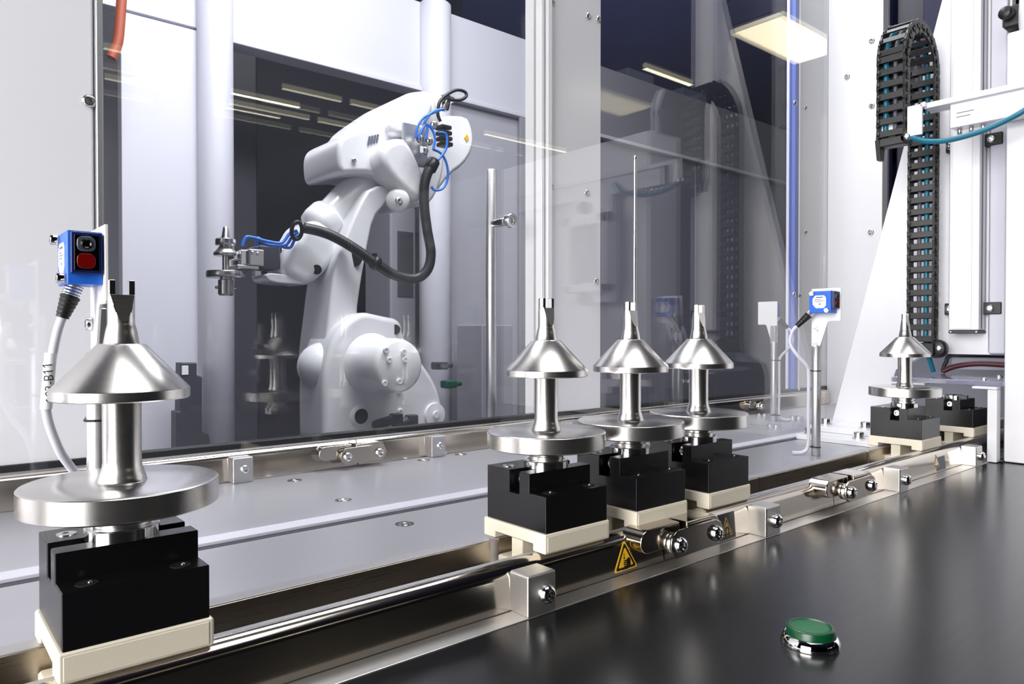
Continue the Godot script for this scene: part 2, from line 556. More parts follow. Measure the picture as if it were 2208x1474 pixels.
# ---------------------------------------------------------------- the robot cell
func build_cell():
	var z := -2.2
	struct("floor", MB.new().span(Vector3(-0.6, -0.26, -2.3), Vector3(2.1, -0.2, -0.84)), M.dark_grey, "dark deck plate under the robot")
	# back wall of the cell: panels, two round posts, a dark opening between them
	var w := thing("wall_back", Vector3(0, 0, 0), "white panelled back wall of the robot cell with a dark opening", "")
	w.remove_meta("category")
	tag(w, "", "", "", "structure")
	obj("wall_panel", MB.new().span(Vector3(0.471, -0.2, z - 0.04), Vector3(0.70, 1.036, z), 0.003), M.cell_paint, w)
	obj("wall_panel", MB.new().span(Vector3(0.2, 1.042, z - 0.04), Vector3(0.70, 1.5, z), 0.003), M.cell_paint, w)
	obj("wall_panel", MB.new().span(Vector3(0.74, 1.036, z - 0.05), Vector3(1.46, 1.344, z), 0.004), M.cell_paint, w)
	obj("wall_panel", MB.new().span(Vector3(1.52, 1.036, z - 0.04), Vector3(2.2, 1.34, z), 0.003), M.cell_paint, w)
	obj("wall_panel", MB.new().span(Vector3(2.206, 1.036, z - 0.04), Vector3(4.4, 1.34, z), 0.003), M.grey_paint, w)
	obj("wall_panel", MB.new().span(Vector3(1.52, -0.2, z - 0.06), Vector3(2.05, 1.03, z - 0.02), 0.003), M.panel_grey, w)
	obj("wall_panel", MB.new().span(Vector3(2.056, -0.2, z - 0.06), Vector3(3.1, 1.03, z - 0.02), 0.003), M.cover_grey, w)
	obj("wall_panel", MB.new().span(Vector3(3.106, -0.2, z - 0.06), Vector3(4.4, 1.03, z - 0.02), 0.003), M.cover_grey, w)
	obj("lintel_strip", MB.new().span(Vector3(1.54, 1.022, z - 0.06), Vector3(4.4, 1.04, z + 0.008), 0.004), M.cell_paint, w)
	obj("wall_panel", MB.new().span(Vector3(0.1, -0.2, -2.72), Vector3(0.8, 1.5, -2.68), 0.003), M.grey_paint, w)
	obj("round_post", MB.new().cyl(Vector3(0.717, -0.2, z + 0.012), Vector3(0.717, 1.6, z + 0.012), 0.05, 0.004, 32), M.cell_paint, w)
	obj("round_post", MB.new().cyl(Vector3(1.491, -0.2, z + 0.012), Vector3(1.491, 1.344, z + 0.012), 0.058, 0.004, 32), M.cell_paint, w)
	obj("lintel_strip", MB.new().span(Vector3(0.76, 1.022, z - 0.06), Vector3(1.45, 1.04, z + 0.012), 0.004), M.cell_paint, w)
	obj("mullion", MB.new().span(Vector3(1.90, -0.2, z), Vector3(1.96, 1.02, z + 0.012), 0.002), M.grey_paint, w)
	# dark room behind the opening
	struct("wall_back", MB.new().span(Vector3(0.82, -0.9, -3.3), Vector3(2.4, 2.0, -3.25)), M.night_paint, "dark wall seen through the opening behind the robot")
	tag(obj("dark_cabinet", MB.new().span(Vector3(0.92, -0.9, -2.95), Vector3(1.06, 1.6, -2.75), 0.01), M.dark_grey), "tall narrow dark cabinet in the opening left of the robot", "cabinet")
	var cb := thing("control_cabinet", Vector3(1.55, -0.2, -2.5), "grey cabinet with a small display in the opening right of the robot", "cabinet")
	obj("body", MB.new().span(Vector3(-0.12, 0, -0.1), Vector3(0.0, 0.85, 0.1), 0.01), M.grey_paint, cb)
	obj("display", MB.new().span(Vector3(-0.09, 0.5, 0.1), Vector3(-0.02, 0.75, 0.106), 0.002), M.dark_grey, cb)
	tag(obj("grey_cabinet", MB.new().span(Vector3(1.52, -0.2, -2.1), Vector3(1.66, 0.19, -1.95), 0.006), M.grey_paint), "low grey cabinet behind the right side of the robot base", "cabinet")
	# what shows past the right corner panel
	var dp := thing("dark_screen", Vector3(2.0, -0.9, -0.8), "dark blue folding screen in the hall past the right corner panel", "screen")
	for k in 3:
		obj("leaf", MB.new().span(Vector3(0.0 + 0.03 * (k % 2), 0, -0.09 + k * 0.075), Vector3(0.02 + 0.03 * (k % 2), 2.4, -0.02 + k * 0.075), 0.003), M.screen_blue if k != 1 else M.dark_grey, dp)
	for q in [[5.12, 5.5, -4.4, "wider one on the left"], [5.95, 6.35, -4.4, "on the right"]]:
		tag(obj("hall_column", MB.new().span(Vector3(q[0], -0.9, q[2] - 0.3), Vector3(q[1], 2.6, q[2]), 0.01), M.grey_paint), "grey hall column seen dimly through the pane right of the pillar, " + q[3], "column")
	# brown band hanging at the top left
	var br := thing("brown_strap", at_z(250, 60, -2.0), "brown strap hanging at the top left of the cell", "strap")
	var o: Vector3 = br.position
	obj("band", MB.new().tube(MB.smooth([at_z(266, -60, -2.0) - o, at_z(260, 30, -2.0) - o, at_z(254, 90, -2.0) - o, at_z(240, 125, -2.0) - o]), 0.012, 10), M.brown_band, br)
	# stepped grey bracket low on the left
	var sb := thing("stepped_bracket", at_z(405, 900, -2.05), "grey stepped bracket with a small plate low beside the left post", "bracket")
	o = sb.position
	var P := outline([[390, 782], [425, 782], [425, 808], [436, 812], [436, 930], [450, 935], [456, 965], [380, 970], [380, 888], [388, 886]], -2.05)
	for i in P.size():
		P[i] -= Vector2(o.x, o.y)
	obj("body", MB.new().prism(P, -0.05, 0.0, 0.003), M.dark_grey, sb)
	obj("name_plate", MB.new().box(at_z(399, 798, -2.048) - o, Vector3(0.017, 0.025, 0.004), 0.001), M.paper_white, sb)

func wall_screw(parent: Node3D, p: Vector3, d: Vector3, r := 0.006):
	obj("screw", MB.new().screw(p, d, r, r * 0.5), M.steel, parent)

# ---------------------------------------------------------------- panes and the painted frame round them
func build_glass():
	var zf := BACK_Z
	var lp := thing("wall_left", Vector3(0, 0, 0), "white painted machine panel left of the clear panes", "")
	lp.remove_meta("category"); tag(lp, "", "", "", "structure")
	obj("panel", MB.new().span(Vector3(-0.9, -0.2, zf - 0.03), Vector3(0.149, 1.3, zf), 0.003), M.white_paint, lp)
	obj("edge_strip", MB.new().span(Vector3(0.1495, -0.2, zf - 0.03), Vector3(0.1565, 1.3, zf + 0.004), 0.002), M.milled_aluminium, lp)
	wall_screw(lp, at_z(192, 218, zf), Vector3(0, 0, 1), 0.0065)
	var pi := thing("wall_frame", Vector3(0, 0, 0), "white machine pillar between the two back panes", "")
	pi.remove_meta("category"); tag(pi, "", "", "", "structure")
	obj("pillar", MB.new().span(Vector3(0.755, -0.2, zf - 0.05), Vector3(0.872, 1.3, zf + 0.002), 0.003), M.white_paint, pi)
	obj("edge_strip", MB.new().span(Vector3(0.735, -0.2, zf - 0.03), Vector3(0.741, 1.3, zf + 0.008), 0.001), M.paper_white, pi)
	obj("edge_strip", MB.new().span(Vector3(0.744, -0.2, zf - 0.03), Vector3(0.754, 1.3, zf + 0.012), 0.002), M.paper_white, pi)
	for q in [[1190, 5], [1268, 35], [1290, 42], [1187, 402], [1265, 416], [1285, 606]]:
		wall_screw(pi, at_z(q[0], q[1], zf + 0.002), Vector3(0, 0, 1), 0.0055)
	var rp := thing("wall_right", Vector3(0, 0, 0), "white machine corner panels right of the clear panes", "")
	rp.remove_meta("category"); tag(rp, "", "", "", "structure")
	obj("panel", MB.new().span(Vector3(1.503, -0.2, zf - 0.03), Vector3(1.64, 1.5, zf), 0.002), M.white_paint, rp)
	obj("panel", MB.new().span(Vector3(1.633, -0.2, -0.684), Vector3(1.66, 1.5, zf), 0.002), M.white_paint, rp)
	for q in [[1880, 88], [1827, 165], [1880, 228], [1878, 500]]:
		wall_screw(rp, at_x(q[0], q[1], 1.633), Vector3(-1, 0, 0), 0.0065)
	for q in [[1737, 500], [1737, 232]]:
		wall_screw(rp, at_z(q[0], q[1], zf), Vector3(0, 0, 1), 0.006)
	# panes
	var bg := obj("window_2", MB.new().span(Vector3(0.157, 0.03, zf - 0.010), Vector3(0.735, 1.3, zf - 0.005)), M.back_glass)
	tag(bg, "clear pane in front of the robot, left of the white pillar", "", "", "structure")
	var bg2 := obj("window_3", MB.new().span(Vector3(0.873, 0.03, zf - 0.010), Vector3(1.483, 1.3, zf - 0.005)), M.back_glass)
	tag(bg2, "clear pane right of the white pillar, in front of the dark hall", "", "", "structure")
	var fg := thing("window_1", Vector3(0, 0, 0), "long clear sliding pane standing on the cover plates behind the track", "")
	fg.remove_meta("category"); tag(fg, "", "", "", "structure")
	obj("pane", MB.new().span(Vector3(-0.5, PLATE + 0.002, GLASS_Z - 0.005), Vector3(1.145, 1.3, GLASS_Z)), M.clear_glass, fg)
	obj("edge_strip", MB.new().span(Vector3(1.483, 0.035, zf - 0.012), Vector3(1.498, 1.3, zf + 0.003), 0.001), M.blue_edge, rp)
	obj("edge_strip", MB.new().span(Vector3(1.4985, 0.035, zf - 0.012), Vector3(1.5045, 1.3, zf + 0.005), 0.001), M.paper_white, rp)
	for q in [[1712, 635], [1724, 637], [1714, 222]]:
		wall_screw(rp, at_z(q[0], q[1], zf + 0.003), Vector3(0, 0, 1), 0.006)
	# rubber seal under the back panes
	tag(obj("rubber_seal", MB.new().span(Vector3(-0.9, 0.022, zf - 0.012), Vector3(1.63, 0.0392, zf + 0.0035), 0.001), M.black_rubber), "long black rubber seal under the back panes", "seal")
	# handle of the back pane: a bar inside, its boss on the viewer's side
	var h := thing("door_handle", Vector3(0, 0, 0), "long brushed steel bar handle on the pane right of the robot", "handle")
	var a := at_z(1059, 366, -0.85)
	obj("bar", MB.new().cyl(Vector3(a.x, 0.02, -0.85), Vector3(a.x, a.y, -0.85), 0.0083, 0.001, 28), M.milled_aluminium, h)
	var b := at_z(1095, 474, -0.803)
	obj("standoff", MB.new().cyl(Vector3(a.x, b.y, -0.85), Vector3(a.x, b.y, -0.816), 0.006, 0.0005, 20), M.steel, h)
	obj("boss", MB.new().lathe([Vector2(0, 0), Vector2(0.0085, 0), Vector2(0.0102, 0.002), Vector2(0.0102, 0.010), Vector2(0.009, 0.0115), Vector2(0.0055, 0.0115), Vector2(0.005, 0.006), Vector2(0, 0.006)], 28, MB.along(Vector3(a.x, b.y, -0.811), Vector3(0, 0, 1))), M.bright_steel, h)
	# thin upright rod behind the second part of the row
	var rod := thing("thin_rod", Vector3(0.5925, PLATE, -0.5), "thin bright steel rod standing upright behind the middle of the row", "rod")
	obj("stem", MB.new().cyl(Vector3(0, 0, 0), Vector3(0.0015, 0.342, 0), 0.0016, 0.0, 14), M.bright_steel, rod)
	obj("tip", MB.new().ball(Vector3(0.0015, 0.3425, 0), 0.0023), M.bright_steel, rod)

# ---------------------------------------------------------------- the transfer track
func rail_shape(x0: float, x1: float, zf: float, zb: float, top: float) -> MB:
	# a guard of bent sheet: upright face at zf, rounded top, flat lip back to zb, turned down behind
	var r := 0.008
	var lean := deg_to_rad(LEAN)
	var pts := [Vector2(zf + (top - r - 0.001) * tan(lean), 0.001)]
	for k in 10:
		var a := lean + (PI / 2 - lean) * k / 9.0
		pts.append(Vector2(zf - r + r * cos(a) + r * (1.0 - cos(lean)), top - r + r * sin(a)))
	pts.append(Vector2(zb + 0.0015, top))
	pts.append(Vector2(zb, top - 0.0012))
	pts.append(Vector2(zb, 0.001))
	var poly := PackedVector2Array()
	for p in pts:
		poly.append(Vector2(p.x, p.y))
	# outline (z, y) extruded along x
	return MB.new().prism(poly, x0, x1, 0.0, Transform3D(Basis(Vector3(0, 0, 1), Vector3(0, 1, 0), Vector3(1, 0, 0)), Vector3.ZERO), 30.0)

func on_face(o: Node3D, zf: float, top: float):
	# lays flat things on the leaning rail face
	o.rotation.x = -deg_to_rad(LEAN)
	o.position = Vector3(0, top - 0.008, zf) - o.basis * Vector3(0, top - 0.008, 0)

func guard_rail(x0: float, x1: float, zf: float, zb: float, top: float, label: String):
	var t := thing("guard_rail", Vector3(), label, "rail", "brushed guard rails of the track")
	obj("sheet", rail_shape(x0, x1, zf, zb, top), M.brushed_rail, t)
	obj("lip", MB.new().span(Vector3(x0, top - 0.0012, zb), Vector3(x1, top + 0.0001, zf - 0.0085), 0.0001), M.lip_metal, t)

func block_bolt(called: String, x: float, zb: float, label: String, grp: String, mt: Material):
	var t := thing(called, Vector3(x, 0, zb), label, "clamp block", grp)
	obj("block", MB.new().span(Vector3(-0.011, 0.0, -0.017), Vector3(0.011, 0.0236, 0), 0.0012), mt, t)
	obj("bolt", MB.new().screw(Vector3(0.002, 0.0118, 0), Vector3(0, 0, 1), 0.0056, 0.0052), M.bright_steel, t)

func connector(x: float, zb: float, label: String):
	# joint clamp: rolled strap on the rail with a link plate held by two screws
	var t := thing("rail_connector", Vector3(x, 0, zb), label, "rail joint", "sheet metal joint clamps on the rails")
	var w := 0.042
	for s in [-1, 1]:
		var x0: float = -w if s < 0 else 0.003
		var x1: float = -0.001 if s < 0 else w
		var ring := MB.new()
		# strap half: flat on top, rolled round the outer end
		var pl := PackedVector2Array()
		var e: float = x0 if s < 0 else x1
		var q: float = x1 if s < 0 else x0
		pl.append(Vector2(q, 0.0295))
		for k in 9:
			var a := PI / 2 + PI * k / 8.0
			var cx: float = e - s * 0.008
			pl.append(Vector2(cx - s * 0.008 * cos(a), 0.0215 + 0.008 * sin(a)))
		pl.append(Vector2(q, 0.0135))
		if s < 0:
			ring.prism(pl, -0.018, 0.0, 0.001)
		else:
			ring.prism(pl, -0.018, 0.0035, 0.001)
		obj("strap", ring, M.brushed_rail, t)
	obj("link_plate", MB.new().prism(PackedVector2Array([Vector2(-0.012, 0.0075), Vector2(0.034, 0.0085), Vector2(0.040, 0.0115), Vector2(0.0425, 0.018), Vector2(0.039, 0.0245), Vector2(0.033, 0.027), Vector2(-0.012, 0.0265), Vector2(-0.0175, 0.0225), Vector2(-0.0185, 0.0165), Vector2(-0.0165, 0.011)]), 0.0045, 0.0065, 0.0006), M.brushed_rail, t)
	obj("spacer", MB.new().cyl(Vector3(-0.010, 0.0165, -0.002), Vector3(-0.010, 0.0165, 0.0045), 0.0072, 0.0008, 20), M.steel, t)
	obj("screw", MB.new().screw(Vector3(-0.010, 0.0165, 0.0065), Vector3(0, 0, 1), 0.0056, 0.0046), M.bright_steel, t)
	obj("screw", MB.new().screw(Vector3(0.032, 0.0172, 0.0065), Vector3(0, 0, 1), 0.0056, 0.0046), M.bright_steel, t)

func triangle_sign(t: Node3D, a: Vector2, b: Vector2, c: Vector2, z: float, outer: Material, inner: Material):
	var mid := (a + b + c) / 3.0
	var sh := func(k: float) -> PackedVector2Array:
		var r := PackedVector2Array()
		var v := [mid + (a - mid) * k, mid + (b - mid) * k, mid + (c - mid) * k]
		for i in 3:
			var p: Vector2 = v[(i + 2) % 3]; var q: Vector2 = v[i]; var s: Vector2 = v[(i + 1) % 3]
			r.append(q + (p - q) * 0.07)
			r.append(q + (p + s - q * 2.0) * 0.025)
			r.append(q + (s - q) * 0.07)
		return r
	obj("sign_rim", MB.new().prism(sh.call(1.0), z, z + 0.0002), outer, t)
	obj("sign_band", MB.new().prism(sh.call(0.86), z, z + 0.0003), M.sticker_black, t)
	obj("sign_field", MB.new().prism(sh.call(0.64), z, z + 0.0004), inner, t)

func build_track():
	# strip between worktop and rail
	tag(obj("profile_strip", MB.new().span(Vector3(-0.6, -0.03, -0.331), Vector3(1.6, 0.0005, -0.3022), 0.0005), M.blasted_aluminium), "long pale aluminium strip between the black worktop and the front rail", "strip")
	var zf := -0.3185
	var jn := [-0.6, 0.4085, 0.6585, 1.6]
	var fl := ["near length of the front guard rail below the first carrier", "middle length of the front guard rail between its two joint clamps", "far length of the front guard rail running to the gantry"]
	for i in 3:
		guard_rail(jn[i] + 0.0006, jn[i + 1] - 0.0006, zf, -0.3305, TOP, "brushed steel " + fl[i])
	# far side of the slot, with short gaps
	var gp := [-0.6, 0.2925, 0.2985, 0.612, 0.613, 0.8365, 0.842, 1.6]
	var gl := ["along the near half of the slot", "behind the row of three carriers", "beside the right sensor pole", "under the gantry bridge"]
	for i in 4:
		var ir := thing("inner_rail", Vector3(), "brushed steel inner rail with a flat lip " + gl[i], "rail", "inner rails of the track slot")
		obj("sheet", MB.new().span(Vector3(gp[i * 2], -0.03, -0.3765), Vector3(gp[i * 2 + 1], TOP - 0.0004, -0.3655), 0.0008), M.rail_inside, ir)
		obj("lip", MB.new().span(Vector3(gp[i * 2], TOP - 0.001, -0.3765), Vector3(gp[i * 2 + 1], TOP, -0.3662), 0.0003), M.lip_metal, ir)
	tag(obj("conveyor_belt", MB.new().span(Vector3(-0.6, -0.03, -0.3655), Vector3(1.6, 0.0, -0.3305)), M.dark_gap), "dark flat conveyor belt deep in the slot between the rails", "belt")
	for k in 4:
		block_bolt("clamp_block", [0.2790, 0.5270, 0.7770, 0.9960][k], -0.302, "aluminium clamp block on the front rail, " + ["below the second carrier", "right of the magnet warning sticker", "right of the second joint clamp", "farthest, beside the white post"][k], "clamp blocks of the front rail", M.blasted_aluminium)
	connector(0.4135, -0.307, "steel joint clamp with two domed screws on the front rail, beside the hand warning triangle")
	connector(0.6655, -0.307, "steel joint clamp with two domed screws on the front rail, behind the green button")
	# stickers on the rail face
	var s1 := thing("hand_warning_sticker", Vector3(0, 0, zf), "yellow triangular hand injury warning sticker on the front rail", "sticker")
	var A := at_z(1345.7, 1163, zf); var B := at_z(1320.5, 1236, zf); var C := at_z(1371, 1219, zf)
	triangle_sign(s1, Vector2(A.x, A.y), Vector2(B.x, B.y), Vector2(C.x, C.y), 0.0001, M.sticker_yellow, M.sticker_yellow)
	on_face(s1, zf, TOP)
	var hc := Vector2((A.x + B.x + C.x) / 3 + 0.0012, (A.y + B.y + C.y) / 3 - 0.0016)
	# pictogram: a flat hand under a falling arrow
	obj("pictogram_hand", MB.new().prism(PackedVector2Array([hc + Vector2(0.0034, 0.0014), hc + Vector2(0.0028, 0.0026), hc + Vector2(0.0008, 0.0026), hc + Vector2(-0.0004, 0.0016), hc + Vector2(-0.0004, -0.0028), hc + Vector2(0.001, -0.0034), hc + Vector2(0.0034, -0.0026)]), 0.0002, 0.0006), M.sticker_black, s1)
	for k in 4:
		var y0: float = 0.0012 - k * 0.0012
		obj("pictogram_finger", MB.new().span(Vector3(hc.x - 0.0036 + absf(k - 1.5) * 0.0004, hc.y + y0 - 0.0004, 0.0002), Vector3(hc.x, hc.y + y0 + 0.0004, 0.0006)), M.sticker_black, s1)
	obj("pictogram_arrow", MB.new().span(Vector3(hc.x - 0.0027, hc.y + 0.003, 0.0002), Vector3(hc.x - 0.0023, hc.y + 0.0062, 0.0006)).prism(PackedVector2Array([hc + Vector2(-0.0025, 0.0020), hc + Vector2(-0.0033, 0.0034), hc + Vector2(-0.0017, 0.0034)]), 0.0002, 0.0006), M.sticker_black, s1)
	obj("pictogram_plate", MB.new().span(Vector3(hc.x - 0.0048, hc.y - 0.0043, 0.0002), Vector3(hc.x + 0.001, hc.y - 0.0039, 0.0006)), M.sticker_black, s1)
	var s2 := thing("magnet_warning_sticker", Vector3(0, 0, zf), "clear square sticker with a pale magnet warning triangle on the front rail", "sticker")
	obj("film", MB.new().span(Vector3(0.4755, 0.0015, 0.0), Vector3(0.4975, 0.0215, 0.0001)), M.sticker_film, s2)
	A = at_z(1564.5, 1113, zf); B = at_z(1552.5, 1158, zf); C = at_z(1577, 1150, zf)
	triangle_sign(s2, Vector2(A.x, A.y), Vector2(B.x, B.y), Vector2(C.x, C.y), 0.00015, M.sticker_pale, M.sticker_pale)
	on_face(s2, zf, TOP)
	var mc := Vector2((A.x + B.x + C.x) / 3, (A.y + B.y + C.y) / 3 - 0.0005)
	var arch := MB.new()
	for k in 8:
		var a0 := PI * k / 8.0
		var a1 := PI * (k + 1) / 8.0
		arch.prism(PackedVector2Array([mc + Vector2(cos(a0), sin(a0)) * 0.0013, mc + Vector2(cos(a0), sin(a0)) * 0.0027, mc + Vector2(cos(a1), sin(a1)) * 0.0027, mc + Vector2(cos(a1), sin(a1)) * 0.0013]), 0.0003, 0.0007)
	for s in [-1, 1]:
		arch.span(Vector3(mc.x + s * 0.002 - 0.0007, mc.y - 0.0045, 0.0003), Vector3(mc.x + s * 0.002 + 0.0007, mc.y, 0.0007))
	obj("pictogram_magnet", arch, M.sticker_black, s2)
	var s3 := thing("far_warning_sticker", Vector3(0, 0, zf), "small orange outlined warning triangle on the far end of the front rail", "sticker")
	A = at_z(2018, 978, zf); B = at_z(2011, 1008, zf); C = at_z(2024, 1004, zf)
	on_face(s3, zf, TOP)
	triangle_sign(s3, Vector2(A.x, A.y), Vector2(B.x, B.y), Vector2(C.x, C.y), 0.0001, M.sticker_yellow, M.paper_white)
	on_face(tag(obj("grey_label", MB.new().span(Vector3(0.905, 0.002, 0), Vector3(0.932, 0.0175, 0.0002)), M.print_grey), "small grey square label beside the far warning triangle", "label"), zf, TOP)
	# cover plates
	var p1 := thing("cover_plate", Vector3(0, 0, 0), "grey aluminium cover plate in front of the long pane", "plate")
	obj("sheet", MB.new().span(Vector3(-0.6, -0.03, -0.5475), Vector3(1.5, PLATE, -0.3768), 0.0006), M.plate_aluminium, p1)
	var p2 := thing("cover_plate", Vector3(0, 0, 0), "grey aluminium cover plate behind the long pane", "plate")
	obj("sheet", MB.new().span(Vector3(-0.6, -0.03, -0.777), Vector3(1.63, PLATE, -0.5475), 0.0006), M.plate_aluminium, p2)
	obj("edge_ridge", MB.new().span(Vector3(-0.6, PLATE, -0.5735), Vector3(1.145, PLATE + 0.0028, -0.5555), 0.0005), M.cell_paint, p2)
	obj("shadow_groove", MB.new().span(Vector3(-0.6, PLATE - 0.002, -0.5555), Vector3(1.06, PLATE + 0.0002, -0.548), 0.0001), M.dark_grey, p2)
	for q in [[p1, 0.320, -0.515], [p2, 0.322, -0.627], [p2, 0.325, -0.744], [p1, 0.82, -0.515], [p2, 0.82, -0.627], [p2, 0.56, -0.764], [p1, -0.18, -0.515], [p2, 0.5, -0.76]]:
		var at := Transform3D(Basis(), Vector3(q[1], 0, q[2]))
		var rec := obj("screw_recess", MB.new().lathe([Vector2(0.0078, PLATE - 0.0005), Vector2(0.0078, PLATE + 0.0002), Vector2(0.0072, PLATE + 0.0001), Vector2(0, PLATE + 0.0001)], 28, at), M.dark_grey, q[0])
		obj("countersunk_screw", MB.new().lathe([Vector2(0.0060, PLATE), Vector2(0.0055, PLATE + 0.0006), Vector2(0.0028, PLATE + 0.0006), Vector2(0.0024, PLATE + 0.0002), Vector2(0, PLATE + 0.0002)], 24, at), M.steel, rec)
	# back line
	var zb := -0.784
	tag(obj("profile_strip", MB.new().span(Vector3(-0.6, -0.03, -0.803), Vector3(1.63, 0.0005, -0.777), 0.0005), M.paper_white), "long pale strip below the back rail", "strip")
	var bj := [-0.6, 0.421, 0.9, 1.6]
	var bl := ["left length of the back rail, below the robot", "middle length of the back rail, behind the row of carriers", "right length of the back rail, behind the far sensor pole"]
	for i in 3:
		guard_rail(bj[i] + 0.0007, bj[i + 1] - 0.0007, zb, -0.8025, 0.0325, "brushed steel " + bl[i])
	for k in 5:
		var t := thing("clamp_block", Vector3([0.0285, 0.2785, 0.528, 0.778, 1.028][k], 0.002, -0.767), "steel clamp block with a screw on the back rail, " + ["leftmost, behind the first carrier", "left of the back joint clamp", "right of the back joint clamp", "behind the middle of the row", "near the far sensor pole"][k], "clamp block", "clamp blocks of the back rail")
		obj("block", MB.new().span(Vector3(-0.0107, 0.0, -0.017), Vector3(0.0107, 0.0265, 0), 0.001), M.milled_aluminium, t)
		obj("bolt", MB.new().screw(Vector3(0.001, 0.0145, 0), Vector3(0, 0, 1), 0.0048, 0.0042), M.bright_steel, t)
	connector(0.4085, -0.772, "steel joint clamp with two screws on the back rail, below the robot base")
	connector(1.3, -0.772, "steel joint clamp with two screws on the back rail, at the foot of the gantry")

# ---------------------------------------------------------------- worktop and push button
func build_worktop():
	var t := thing("worktop", Vector3(0, 0, 0), "black brushed worktop panel in the front right corner", "worktop")
	obj("panel", MB.new().span(Vector3(-0.7, -0.02, -0.302), Vector3(1.4, 0, 0.9), 0.0006), M.black_panel, t)
	obj("body", MB.new().span(Vector3(-0.69, -0.9, -0.9), Vector3(1.39, -0.031, 0.85), 0.002), M.grey_paint, t)
	var b := thing("push_button", Vector3(0.3583, 0, -0.1845), "round green push button in a chrome collar on the black worktop", "push button")
	obj("collar", MB.new().lathe([Vector2(0.0146, 0), Vector2(0.0148, 0.0006), Vector2(0.0142, 0.0028), Vector2(0.0132, 0.0046), Vector2(0.0125, 0.0052), Vector2(0.0121, 0.0050), Vector2(0.0120, 0.002)], 64, Transform3D(), 50), M.chrome, b)
	var cap := obj("cap", MB.new().lathe([Vector2(0.0118, 0.002), Vector2(0.0118, 0.0087), Vector2(0.0114, 0.0092), Vector2(0.0100, 0.0094), Vector2(0.0093, 0.0088), Vector2(0.0088, 0.0088)], 64, Transform3D(), 50), M.button_green, b)
	obj("cap_face", MB.new().lathe([Vector2(0.0092, 0.0088), Vector2(0.0085, 0.0090), Vector2(0, 0.0091)], 48, Transform3D(), 50), M.button_face, cap)

# ---------------------------------------------------------------- carriers and turned parts
func make_carrier(called: String, label: String) -> Node3D:
	# origin: middle of the pallet foot at running height
	var t := thing(called, Vector3(), label, "carrier", "cream pallets with black fixtures on the track")
	var w := 0.02875
	var d := 0.0302
	var h := 0.0123
	var b := MB.new()
	b.span(Vector3(-w, 0.0043, -d), Vector3(w, h, d), 0.0010)
	b.span(Vector3(-w, 0, d - 0.012), Vector3(w, 0.0062, d), 0.0010)
	b.span(Vector3(-w, 0, -d), Vector3(w, 0.0062, -d + 0.012), 0.0010)
	obj("pallet", b, M.cream_plastic, t)
	obj("pallet_panel", MB.new().span(Vector3(-w + 0.0018, 0.0014, d - 0.0006), Vector3(w - 0.0022, h - 0.0014, d + 0.0003), 0.0002), M.cream_plastic, t)
	obj("guide_foot", MB.new().span(Vector3(-w + 0.003, -0.014, -0.0055), Vector3(w - 0.003, 0.005, 0.0055), 0.001).span(Vector3(-w - 0.001, -0.018, -0.0145), Vector3(w + 0.001, -0.009, 0.0105), 0.0012), M.cream_plastic, t)
	# fixture block, a stepped profile (z, y) along x
	var f := MB.new()
	var x := 0.0273
	var zf := 0.0290
	var zb := -0.0280
	var y0 := h
	var ys := 0.0348
	var yt := 0.0466
	var prof := PackedVector2Array([Vector2(zf, y0), Vector2(zf, ys), Vector2(0.0140, ys), Vector2(0.0140, yt), Vector2(0.0042, yt), Vector2(0.0042, ys - 0.0022), Vector2(-0.0052, ys - 0.0022), Vector2(-0.0052, yt), Vector2(zb, yt), Vector2(zb, y0)])
	f.prism(prof, -x, x, 0.0007, Transform3D(Basis(Vector3(0, 0, 1), Vector3(0, 1, 0), Vector3(1, 0, 0)), Vector3.ZERO), 30.0)
	obj("fixture", f, M.black_anodised, t)
	# ledge screws, top screw, slot screw, seat ring
	for s in [-1, 1]:
		obj("counterbore", MB.new().lathe([Vector2(0.0042, ys - 0.0005), Vector2(0.0042, ys + 0.0002), Vector2(0.0036, ys + 0.0001), Vector2(0, ys + 0.00005)], 20, Transform3D(Basis(), Vector3(s * 0.0175, 0, 0.0215))), M.dark_gap, t)
		obj("ledge_screw", MB.new().screw(Vector3(s * 0.0175 + 0.0012, ys, 0.0212), Vector3.UP, 0.0009, 0.0007), M.steel, t)
	obj("top_screw", MB.new().lathe([Vector2(0.0040, yt - 0.0004), Vector2(0.0040, yt + 0.0003), Vector2(0.0034, yt + 0.0002), Vector2(0.0018, yt + 0.0004), Vector2(0.0015, yt + 0.0001), Vector2(0, yt + 0.0001)], 24, Transform3D(Basis(), Vector3(-0.0185, 0, -0.0165))), M.steel, t)
	obj("slot_screw", MB.new().screw(Vector3(-0.0165, 0.0405, -0.0005), Vector3(-1, 0, 0), 0.0036, 0.005, false), M.steel, t)
	var ring := MB.new()
	ring.lathe([Vector2(0.0112, 0.0461), Vector2(0.0142, 0.0461), Vector2(0.0147, 0.0466), Vector2(0.0147, 0.0508), Vector2(0.0142, 0.0514), Vector2(0.0124, 0.0514), Vector2(0.0122, 0.0508), Vector2(0.0112, 0.0508)], 48, Transform3D(Basis(), Vector3(0, 0, -0.0003)), 30)
	obj("seat_ring", ring, M.bright_steel, t)
	return t

